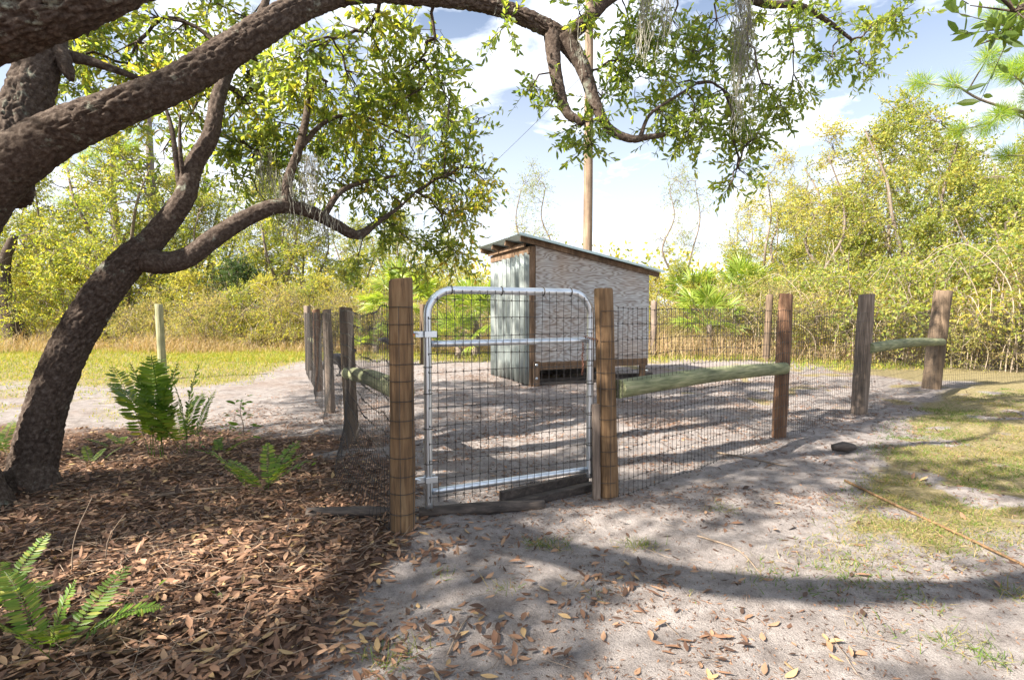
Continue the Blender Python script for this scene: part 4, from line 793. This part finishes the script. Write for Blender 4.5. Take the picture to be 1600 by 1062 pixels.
for px, Y, s in [(330, 17.8, .85), (450, 17.5, .95), (540, 17.6, .9), (230, 18.3, .75), (640, 18.5, .9), (1010, 18, .85), (1130, 16.8, .9), (1220, 15.5, .9), (1310, 14.3, .95), (1400, 13, .8), (1505, 11.8, .7), (1590, 11.6, .85), (1690, 11.6, 1.2), (130, 19, .7), (860, 20, .9), (740, 18.5, .9), (1535, 14.5, 1.2), (1640, 14.5, 1.3)]: place(shC, px, Y, s, lab('tan tangled bramble', px, Y))
for px, Y, s in [(1350, 13.4, 1.0), (1455, 12.6, 1.05), (1550, 12.2, 1.15), (1190, 17, 1.0), (1265, 15.8, 1.0), (480, 18.6, 1.0), (380, 18.8, .9), (170, 19.5, .95), (605, 19.2, 1.0), (60, 19, .9)]: place(shE, px, Y, s, lab('green vine mound with pale canes', px, Y))
place(shD, 375, 20.5, 1.2)
place(trA, 1405, 18.0, 1.08, 'tall bushy yellow-green tree, the highest of the thicket'); place(trA, 1500, 20, .92, 'bushy tree beside the highest thicket tree, above brambles'); place(trA, 1600, 21, 1.0, 'bushy tree under the bright pine bough'); place(trA, 1700, 18, 1.0, 'bushy tree beyond the outer fence post'); place(trA, 1800, 20, 1.1, 'outermost bushy tree past the pine'); place(trA, 1455, 24, 1.15, 'tall bushy tree showing between two nearer bushy trees'); place(trA, 1240, 26, .9, 'bushy tree behind the pale loose tree'); place(trA, 1320, 22, .85, 'lower bushy tree behind the crooked-stemmed tree'); place(trA, -140, 27, 1.1, 'bushy tree far behind the big oak trunk')
place(trB, 1290, 19, 1.12, 'slender tree with crooked stem above the back fence posts'); place(trB, 1215, 24, 1.15, 'pale loose tree left of the crooked-stemmed tree'); place(trB, 1350, 21, 1.2, 'loose tree close against the highest thicket tree')
place(trC, 832, 30, 1.06, 'feathery thin tree between oak crown and utility pole'); place(trC, 1062, 27, 1.0, 'nearly bare tree above the low end of shed roof'); place(trC, 1160, 31, .9, 'wispy bare tree behind the yellow palmetto thicket')
place(trA, 30, 22, 1.0, 'full bushy tree beyond the lawn by the far leaning oak'); place(trA, 300, 26, 1.15, 'high bushy tree framed between the forked oak stems'); place(trA, 430, 24, .95, 'bushy tree glowing under the curved oak bough'); place(trD, 60, 23, .85, 'leafy tree on the lawn edge beyond the oak trunks'); place(trD, 430, 27, .95, 'dense olive tree behind the forked oak'); place(trD, 560, 29, .95, 'dense olive tree behind the bough tip'); place(trD, 250, 30, 1.1, 'olive tree under the pine trunks'); place(trD, 330, 24, 1.05, 'olive tree framed by the oak fork'); place(trD, 480, 25, 1.0, 'olive tree behind the curved oak bough'); place(trD, 625, 27, 1.0, 'olive tree above the bright palmetto fan'); place(trD, 190, 23, 1.3, 'tall airy olive tree between the two oaks'); place(trD, 130, 26, 1.1, 'olive tree behind the crooked pine foot'); place(trD, -60, 25, 1.1, 'olive tree beyond the big oak trunk'); place(trD, 700, 32, .9, 'olive tree at the edge of the oak crown'); place(trD, 940, 34, .7, 'low olive tree behind the utility pole')
# leaning far oak trunk at the lawn edge
o = thing('oak_tree', (*gnd(32, 543), 0), 'distant dark leaning oak trunk on the lawn edge', 'tree'); oo = np.array(o.location)
P = np.array([(0, 0, -.1), (-.25, 0, .8), (-.55, .1, 1.7), (-.7, .2, 2.8), (-.3, .3, 4.0)]); mk('trunk', *tube(P, [.36, .3, .27, .22, .12], 12, .15, wob=.2), M['bark'], o, smooth=True)
f = Foliage(); f.grow(P[2:], [(random.uniform(-2.6, 3.2), random.uniform(-1.5, 1.5), random.uniform(1.9, 4.4), .5) for i in range(46)], 13, 12, .4, .1, .2, (.1, 1)); f.build(o, M['leaf_tree'], M['bark_far'], tpl=LEAF4, ratio=.5, sides=3)
# pines
def needles(f_pts, f_dir, n, L_):
    b_ = np.repeat(f_pts, n, 0); d = unit(np.repeat(f_dir, n, 0)*.55+rdir(len(b_))); nr = rdir(len(b_)); return b_+np.repeat(f_dir, n, 0)*rng.uniform(-.12, .1, (len(b_), 1)), d, nr, L_*rng.uniform(.75, 1.15, len(b_))
def pine(px, Y, trunkpts, rads, limbs, label, tuft=.26, nn=70, wd=.006):
    x = (px-800)/F_PX*Y; o = thing('pine_tree', (x, Y, 0), label, 'tree'); P = np.array(trunkpts, float)
    VF = [tube(P, rads, 12, .25, wob=.12)]; tp = []; td = []
    for lb in limbs:
        q = np.array(lb[:-1], float); VF.append(tube(q, np.linspace(lb[-1], .012, len(q)), 6, .12, wob=.2))
        e = q[-1]; dr = unit(q[-1]-q[-2]); tp.append(e); td.append(dr)
        for u in (.75, .5):
            m_ = q[-2]+(q[-1]-q[-2])*u; sd = unit(np.cross(dr, (0, 0, 1.))*random.choice((-1, 1))+dr*.6+np.array((0, 0, .3))); e2 = m_+sd*random.uniform(.3, .6); VF.append(tube([m_, (m_+e2)/2, e2], [.012, .01, .007], 5, .1)); tp.append(e2); td.append(sd)
    mk('trunk', *merge(*VF), M['bark_pine'], o, smooth=True)
    b_, d, nr, L_ = needles(np.array(tp), np.array(td), nn, tuft); V, Fq = leaf_cloud(b_, d, nr, L_, wd, LEAF4); mk('crown', V, Fq, M['needle'], o, attrs={'rnd': ('FACE', np.repeat(rng.uniform(size=len(b_)), 2))}); return o
lim = []
for i in range(22):
    z = random.uniform(3.5, 9.5); a = random.uniform(0, 6.28); ln = random.uniform(1.2, 2.8); c, s = math.cos(a), math.sin(a); lim.append(((0, 0, z), (c*ln*.4, s*ln*.4, z+.15), (c*ln*.8, s*ln*.8, z-.05), (c*ln, s*ln, z+.2), .045))
pine(190, 25, [(0, 0, -.2), (.1, 0, 3), (-.1, 0, 5.2), (-.2, 0, 7), (.1, 0, 11)], [.2, .18, .17, .15, .06], lim, 'crooked dead-limbed pine behind the oaks', .3, 46, .016)
pine(243, 24, [(0, 0, -.2), (.05, 0, 4), (0, 0, 8), (-.05, 0, 13)], [.19, .17, .15, .08], lim[:12], 'straight grey pine trunk beside the crooked pine', .3, 40, .016)
pb_ = [at(1760, 200, 8.2), at(1660, 190, 8.0), at(1585, 172, 7.8), at(1530, 155, 7.7), at(1492, 132, 7.6)]; base = np.array(((1780-800)/F_PX*8.3, 8.3, 0.)); rel = lambda L_: [tuple(p-base) for p in L_]
lim = [tuple(rel(pb_))+(.035,), tuple(rel([pb_[0], at(1650, 120, 7.6), at(1600, 105, 7.5)]))+(.02,), tuple(rel([pb_[1], at(1620, 150, 7.5), at(1585, 118, 7.4)]))+(.015,), tuple(rel([pb_[1], at(1630, 200, 7.9), at(1588, 178, 7.9)]))+(.015,), tuple(rel([pb_[2], at(1560, 185, 7.8), at(1545, 195, 7.8)]))+(.012,), tuple(rel([at(1760, 250, 8.2), at(1680, 245, 8.1), at(1575, 243, 8.0)]))+(.02,), tuple(rel([pb_[0], at(1640, 30, 7.8), at(1598, 20, 7.8)]))+(.015,)]
pine(1780, 8.3, [(0, 0, -.2), (0, 0, 3), (-.05, 0, 6), (0, 0, 11)], [.17, .15, .13, .06], lim, 'bright green long-needled pine bough beside the clearing', .24, 420, .0045)

# distant wood that closes the view
n = 42000; th = rng.uniform(R(15), R(165), n); dist = rng.uniform(38, 75, n); hgt = rng.uniform(0, 1, n)**.8*(4.0+3.2*fbm(th*22, dist*.03, 5)); bq = np.stack((np.cos(th)*dist, np.sin(th)*dist, hgt), 1)
V, Fq = leaf_cloud(bq, rdir(n), rdir(n), rng.uniform(.25, .5, n), rng.uniform(.15, .3, n), LEAF4); tag(mk('distant_woods', V, Fq, M['leaf_bush'], attrs={'rnd': ('FACE', np.repeat(rng.uniform(size=n), 2))}), 'far olive wood closing the view behind the thicket', 'woods', kind='stuff')

# ---------------------------------------------------------------- grass
BL = (np.array([(-.5, 0, 0), (.5, 0, 0), (.32, .55, .0), (-.32, .55, 0), (0, 1, 0)]), None)
def blades(name, x, y, L, W, matn, label, lean=.5, tint=None):
    n = len(x); base_ = np.stack((x, y, gz(x, y)-.005), 1); d = unit(np.stack((rng.normal(size=n)*lean, rng.normal(size=n)*lean, np.ones(n)), 1)); bend = unit(np.stack((rng.normal(size=n), rng.normal(size=n), -.2*np.ones(n)), 1))
    s = unit(np.cross(d, bend)); L = L[:, None]; W = np.broadcast_to(W, (n,))[:, None]; mid = base_+d*L*.55; tip = base_+d*L*.9+bend*L*.38
    V = np.stack((base_-s*W/2, base_+s*W/2, mid+s*W*.38, mid-s*W*.38, tip), 1).reshape(-1, 3); k = np.arange(n)[:, None]*5
    F4 = k+np.array([[0, 1, 2, 3]]); F3 = k+np.array([[3, 2, 4]]); rr = tint if tint is not None else rng.uniform(size=n)
    return tag(mk(name, V, [F4, F3], M[matn], attrs={'rnd': ('FACE', np.concatenate((rr, rr)))}), label, 'grass', kind='stuff')
def scatter(n, x0, x1, y0, y1, dens): 
    x = rng.uniform(x0, x1, n); y = y0*(y1/y0)**rng.uniform(size=n) if y0 > 0 else rng.uniform(y0, y1, n); k = rng.uniform(size=n) < dens(x, y); return x[k], y[k]
def right_turf(x, y): return np.where((x > .6) & ((y < 8.6) | (x > 6.8)) & ((x-R1[0])*.52 > (y-R1[1])*.85-.55), turf_mask(x, y), 0)
x, y = scatter(260000, .6, 8, 1.7, 9, lambda x, y: right_turf(x, y)*sst(.3, .6, fbm(x*3.3, y*3.3, 66))*1.0); g_ = np.clip(fbm(x*1.1, y*1.1, 77)*1.9-.56+rng.normal(size=len(x))*.25, 0, 1); print('turf', len(x))
blades('turf_grass', x, y, rng.uniform(.018, .06, len(x)), .0038, 'grass', 'short patchy green and straw turf beside the sand path', .9, g_)
x, y = scatter(120000, -26, -2.5, 5.2, 19, lambda x, y: turf_mask(x, y)*np.where(x+.36*y < .1, 1, 0)); print('meadow', len(x))
blades('meadow_grass', x, y, rng.uniform(.04, .16, len(x))*np.clip((y-4)/9, .35, 1.3), .010, 'meadow', 'sunny yellow-green meadow grass left of the side fence', .5)
x, y = scatter(60000, -9, 26, 11.5, 21, lambda x, y: np.where((y > 13.4+.0*x) | (y > 9.2+.35*(x-6.8)), 1, 0)*np.where(x < 6, y > 13.2, 1)*(.35+.65*turf_mask(x, y)))
blades('back_grass', x, y, rng.uniform(.06, .22, len(x)), .012, 'meadow', 'green grass strip behind the back wire', .5)
x, y = scatter(34000, 3.0, 18, 10.5, 20, lambda x, y: sst(.0, 1.2, y-(13.6-.28*np.clip(x-5, 0, 9)))*sst(.35, .6, fbm(x*.8, y*.8, 88)+.1))
blades('dry_grass', x, y, rng.uniform(.3, 1.0, len(x))*(.35+1.3*fbm(x*1.1, y*1.1, 131, 3)), .012, 'straw', 'tall reddish dry grass in front of right thicket', .35)
x, y = scatter(16000, -16, 3.0, 16, 19.5, lambda x, y: sst(.35, .6, fbm(x*.8, y*.8, 98)+.08))
blades('dry_grass', x, y, rng.uniform(.25, .8, len(x))*(.1+1.6*fbm(x*.9, y*.9, 133, 3)), .012, 'straw', 'tall tan dry grass at the foot of left shrubs', .35)
# isolated grass tufts on the sand
tx, ty = [], []
for (px, py, k) in [(610, 1035, 60), (640, 1010, 25), (1000, 850, 120), (840, 850, 60), (870, 848, 60), (1130, 800, 60), (785, 920, 30), (1500, 1010, 80), (1550, 1030, 70), (1200, 900, 20), (1390, 1000, 20), (690, 900, 20), (930, 930, 15), (1460, 960, 25), (1590, 930, 60)]:
    c = gnd(px, py); tx.append(rng.normal(c[0], .05, k)); ty.append(rng.normal(c[1], .035, k))
tx = np.concatenate(tx); ty = np.concatenate(ty); blades('sand_tufts', tx, ty, rng.uniform(.03, .10, len(tx)), .0028, 'grass', 'sparse little grass tufts on the bare foreground sand', .9)

# ---------------------------------------------------------------- fallen leaves
def leaf_var(seed, seg=5):
    rs = random.Random(seed); cu = rs.uniform(-.5, .9); cw = rs.uniform(.1, .7); V = []; wd = [.05, .32, .46, .42, .25, .02]
    for i in range(seg+1):
        u = i/seg; z = cu*.18*(u-.5)**2*4; sx = .06*math.sin(u*5+seed); V += [(-wd[i]+sx, u, z+cw*wd[i]*.7), (sx, u, z), (wd[i]+sx, u, z+cw*wd[i]*.7)]
    Fm = []
    for i in range(seg):
        b_ = i*3; Fm += [(b_, b_+1, b_+4, b_+3), (b_+1, b_+2, b_+5, b_+4)]
    return np.array(V), np.array(Fm)
LV = [leaf_var(i) for i in range(8)]
def litter_dens(x, y):
    m_ = litter_mask(x, y); far = 1-sst(4.5, 7.5, y)
    mid = .10*np.exp(-((x+.2)/.9)**2)*(1-sst(3.3, 4.4, y))+.012*(x > .5)*(1-sst(3.5, 5.5, y)) + .05*sst(.5, .7, fbm(x*2, y*2, 71))*(y < 8) + .7*np.exp(-((x+.08)/.3)**2-((y-2.8)/.14)**2) + .3*np.exp(-((x+.65)/.3)**2-((y-2.7)/.25)**2)
    clump = .25+2.2*sst(.45, .66, fbm(x*2.6, y*2.6, 101)); edge = .5*np.exp(-((litter_mask(x, y)-.4)/.3)**2)
    return np.clip(m_*.95*far+(mid*clump), 0, 1)
xs_, ys_ = scatter(62000, -4.6, 3.2, 1.35, 8.5, litter_dens); N = len(xs_); print('leaves', N)
sz = rng.uniform(.028, .068, N); pick = np.array([(p is not None and 0 < p[0] < 1600 and 0 < p[1] < 1062) for p in (to_px((a, b_, .01)) for a, b_ in zip(xs_, ys_))])
# the 300 that show largest become parts of the ground
score = np.where(pick & (sz > .04), sz/ys_, 0)*np.where(litter_mask(xs_, ys_) > .5, .8, 1.1); big_i = np.argsort(-score)[:300]; mask = np.ones(N, bool); mask[big_i] = False
def lit_leaves(x, y, L, lift):
    VF = []; n = len(x); d = unit(np.stack((rng.normal(size=n), rng.normal(size=n), rng.normal(size=n)*.22), 1)); nr = unit(np.stack((rng.normal(size=n)*.33, rng.normal(size=n)*.33, np.where(rng.uniform(size=n) < .5, 1., -1.)), 1)); b_ = np.stack((x, y, gz(x, y)+lift), 1); v = rng.integers(0, 8, n)
    rr = []
    for k in range(8):
        s_ = v == k; VF.append(leaf_cloud(b_[s_], d[s_], nr[s_], L[s_], L[s_]*rng.uniform(.32, .45, s_.sum()), LV[k])); rr.append(np.repeat(rng.uniform(size=s_.sum())**1.25, len(LV[k][1])))
    V, Fl = merge(*VF); return V, Fl, np.concatenate(rr)
lift = .004+litter_mask(xs_, ys_)*rng.uniform(0, .028, N)
V, Fl, rr = lit_leaves(xs_[mask], ys_[mask], sz[mask], lift[mask]); tag(mk('leaf_litter', V, Fl, M['dead_leaf'], smooth=True, attrs={'rnd': ('FACE', rr)}), 'brown fallen oak leaves carpeting the ground under oaks', 'leaves', kind='stuff')
LM = []
for k in range(8):
    for j in range(6):
        V = LV[k][0]*np.array((.38, 1, .38)); o = mk('leaf', V, LV[k][1], M['dead_leaf'], smooth=True, attrs={'rnd': ('FACE', np.full(len(LV[k][1]), (.08, .28, .45, .62, .8, .97)[j]))}); LM.append(o.data); bpy.data.objects.remove(o)
for i in big_i:
    o = bpy.data.objects.new('leaf', random.choice(LM)); link(o, ground); s_ = sz[i]; flip = random.random() < .5
    o.location = (xs_[i], ys_[i], gzf(xs_[i], ys_[i])+float(lift[i])+.006); o.scale = (s_, s_, s_); o.rotation_euler = (random.gauss(0, .18)+(math.pi if flip else 0), random.gauss(0, .2), random.uniform(0, 6.28))
# crumbs of leaf, bark and needle trodden into the sand
xd, yd = scatter(150000, -3.5, 7, 1.4, 12, lambda x, y: np.clip(.16+.84*sst(.42, .62, fbm(x*2.1, y*2.1, 73))*(.7+.3*(y > 3.2)), 0, 1)*(1-.8*turf_mask(x, y)))
nd_ = len(xd); V, Fq = leaf_cloud(np.stack((xd, yd, gz(xd, yd)+.003), 1), unit(np.stack((rng.normal(size=nd_), rng.normal(size=nd_), rng.normal(size=nd_)*.2), 1)), unit(np.stack((rng.normal(size=nd_)*.4, rng.normal(size=nd_)*.4, np.ones(nd_)), 1)), rng.uniform(.008, .042, nd_)*np.clip(yd/3.2, .8, 1.6), rng.uniform(.003, .010, nd_)*np.clip(yd/3.2, .8, 1.6), LEAF4)
tag(mk('debris', V, Fq, M['dead_leaf'], attrs={'rnd': ('FACE', np.repeat(rng.uniform(size=nd_)*.7, 2))}), 'fine brown crumbs of leaf and bark scattered on sand', 'debris', kind='stuff'); print('debris', nd_)
xt, yt = scatter(5200, -4.6, 1.5, 1.4, 6, lambda x, y: litter_mask(x, y)*.9+.06); nt2 = len(xt); a_ = rng.uniform(0, 6.28, nt2); ln_ = rng.uniform(.05, .2, nt2)[:, None]; bt = np.stack((xt, yt, gz(xt, yt)+.012+.02*litter_mask(xt, yt)), 1); dt = np.stack((np.cos(a_), np.sin(a_), rng.normal(size=nt2)*.12), 1)
md = bt+dt*ln_*.5+rng.normal(size=(nt2, 3))*.008; V, Fq = merge(prisms(bt, md, .0014, .0013, 3), prisms(md, bt+dt*ln_, .0013, .0008, 3)); tag(mk('litter_twigs', V, Fq, M['twig']), 'thin twigs and pine needles mixed into leaf litter', 'twigs', kind='stuff')
# twigs and sticks
def stick(pts, r, label, name='stick', m_='twig', r1=None):
    P = np.array([(*gnd(a, b_), 0) for a, b_ in pts]); P[:, 2] = [gzf(p[0], p[1])+r*.8+.004 for p in P]; o0 = P[0].copy(); o = mk(name, *tube(P-o0, np.linspace(r, r1 or r*.5, len(P)), 7, .06, wob=.2), M[m_], smooth=True); o.location = o0; return tag(o, label, 'stick')
stick([(1320, 752), (1420, 800), (1500, 840), (1610, 896)], .009, 'long thin tan cane lying across the turf', 'cane', 'straw_s' if 'straw_s' in M else 'wood_gold', .007)
stick([(1120, 707), (1170, 717), (1230, 730)], .008, 'slim brown stick on sand by the netting', r1=.005)
stick([(235, 778), (300, 770), (370, 762)], .012, 'pale fallen branch on the litter near low fern')
stick([(205, 835), (260, 820), (310, 800)], .007, 'thin bent twig across the leaf litter')
stick([(330, 1020), (350, 1040), (362, 1062)], .005, 'pale forked twig on the sand edge of litter')
stick([(700, 1020), (720, 985), (735, 965)], .004, 'tiny twig standing among sand leaves')
stick([(1090, 840), (1150, 862), (1190, 905)], .005, 'crooked twig among dapples on foreground sand')
lg = gnd(1318, 704); V, Fl = tube([(0, 0, 0), (.1, -.01, .01), (.2, .015, 0)], [.03, .045, .03], 12, .02, wob=.35, seed=3); o = mk('wood_chunk', V, Fl, M['wood_plank'], smooth=True); o.location = (lg[0]-.1, lg[1], .03); tag(o, 'dark rotten wood chunk at the turf edge', 'wood chunk')

# ---------------------------------------------------------------- ferns and seedlings
def fern_frond(seed, L_=.62, np_=24):
    rs = random.Random(seed); bend = rs.uniform(.25, .6); Vs, Fs, rr = [], [], []
    path = [np.array((0, L_*u*(1-.25*bend*u), L_*(.95*u-bend*u*u))) for u in np.linspace(0, 1, 12)]; v, f = prisms(path[:-1], path[1:], .0022, .0018, 4); n = len(v); Vs.append(v); Fs.append(f); rr = [.15]*len(f)
    b_, d, nr, Ls = [], [], [], []
    for k in range(np_):
        u = .22+.78*k/np_; i = u*11; a = int(i); p = path[a]+(path[min(a+1, 11)]-path[a])*(i-a); t_ = unit(path[min(a+1, 11)]-path[max(a-1, 0)]); ln = .105*L_/.62*(math.sin(math.pi*(.16+.84*(1-(u-.22)/.78)*.62))*1.0)*(1 if u < .9 else .6)
        for s in (-1, 1): b_.append(p); d.append(np.array((s, 0, 0))+t_*.35+np.array((0, 0, rs.uniform(-.25, .1)))); nr.append(unit(np.cross(t_, (1, 0, 0)))+rdir(1)[0]*.25); Ls.append(ln*rs.uniform(.85, 1.1))
    Ls = np.array(Ls); v, f = leaf_cloud(np.array(b_), np.array(d), np.array(nr), Ls, Ls*.21+.004, LEAF6); Vs.append(v); Fs.append(f+n); rr += list(np.repeat(np.clip(rng.normal(.5, .25, len(Ls)), 0, 1), 2))
    o = mk('frond', np.concatenate(Vs), np.concatenate(Fs), M['fern'], attrs={'rnd': ('FACE', rr)}); me = o.data; bpy.data.objects.remove(o); return me
FF = [fern_frond(i) for i in range(6)]
def fern(px, py, n, sc, label, up_=.35, seed=0):
    g = gnd(px, py); o = thing('fern', (*g, gzf(*g)), label, 'fern', 'sword ferns under the oaks'); rs = random.Random(seed)
    for k in range(n):
        f = bpy.data.objects.new('frond', FF[rs.randrange(6)]); link(f, o); a = k*2.4+rs.uniform(-.4, .4); q = sc*rs.uniform(.65, 1.1); f.scale = (q,)*3; f.location = (rs.uniform(-.05, .05), rs.uniform(-.05, .05), 0)
        f.rotation_euler = (Matrix.Rotation(a, 3, 'Z') @ Matrix.Rotation(rs.uniform(-.1, up_), 3, 'X')).to_euler()
fern(250, 712, 9, 1.2, 'tall upright fern clump between leaning oak and gate', 1.0, 1); fern(294, 706, 7, 1.1, 'feathery fern overlapping the tall fern clump', .9, 2); fern(408, 775, 9, .6, 'small low fern in leaf litter near fence', .3, 3)
fern(90, 1040, 6, .56, 'dark foreground fern with broad arching fronds', .7, 4); fern(-35, 985, 5, .6, 'broad fern leaning in at the litter edge', .4, 5); fern(10, 720, 7, .62, 'fern half hidden behind the leaning oak base', .5, 6); fern(190, 700, 4, .42, 'short yellowish fern beside the oak trunk', .2, 7); fern(150, 722, 4, .35, 'tiny fern at the leaning oak foot', .1, 8); fern(335, 712, 4, .45, 'thin drooping fern right of the tall clump', .1, 9)
def seedling(px, py, h, n, label, L_=.075, seed=0):
    g = gnd(px, py); o = thing('seedling', (*g, gzf(*g)), label, 'seedling', 'oak seedlings in the litter'); rs = np.random.default_rng(seed); st = np.array([(0, 0, -.02), (.02, 0, h*.35), (-.02, .02, h*.7), (.01, 0, h)])
    mk('stem', *tube(st, [.005, .004, .003, .002], 6, .04), M['twig'], o, smooth=True); C = smooth_path(st, [1]*4, h/20)[0]; i = rs.integers(4, len(C), n); b_ = C[i]; a = rs.uniform(0, 6.28, n); d = np.stack((np.cos(a), np.sin(a), rs.uniform(-.3, .4, n)), 1)
    off = d*rs.uniform(.02, .09, (n, 1)); V2, F2 = prisms(b_, b_+off, .0012, .001, 3); mk('twigs', V2, F2, M['twig'], o); V, Fq = leaf_cloud(b_+off, d, unit(rs.normal(size=(n, 3))*.4+np.array((0, 0, 1))), L_*rs.uniform(.7, 1.2, n), L_*.4*np.ones(n), LEAF6); mk('leaves', V, Fq, M['fern'], o, attrs={'rnd': ('FACE', np.repeat(rs.uniform(size=n)*.7, 2))})
seedling(378, 688, .42, 34, 'tall thin oak seedling between fern and side fence', .085, 1); seedling(355, 700, .2, 16, 'short oak seedling at the foot of the tall seedling', .06, 2); seedling(475, 738, .08, 8, 'tiny green seedling beside the netting', .05, 3); seedling(212, 965, .07, 7, 'little bright seedling by the foreground fern', .05, 4); seedling(310, 700, .26, 16, 'oak seedling leaning out of the fern clump', .07, 5); seedling(345, 950, .03, 4, 'single small green leaf sprig on sunlit litter', .05, 6)
# thin bare stems rising out of the litter
for (px, py, h, lb) in ((112, 905, .36, 'thin reddish bare stem rising beside foreground fern'), (165, 880, .22, 'short bare stem in the litter')):
    g = gnd(px, py); o = mk('bare_stem', *tube([(0, 0, -.02), (.02, 0, h*.5), (.09, .02, h)], [.003, .0025, .0015], 5, .05), M['twig'], smooth=True); o.location = (*g, gzf(*g)); tag(o, lb, 'stem')
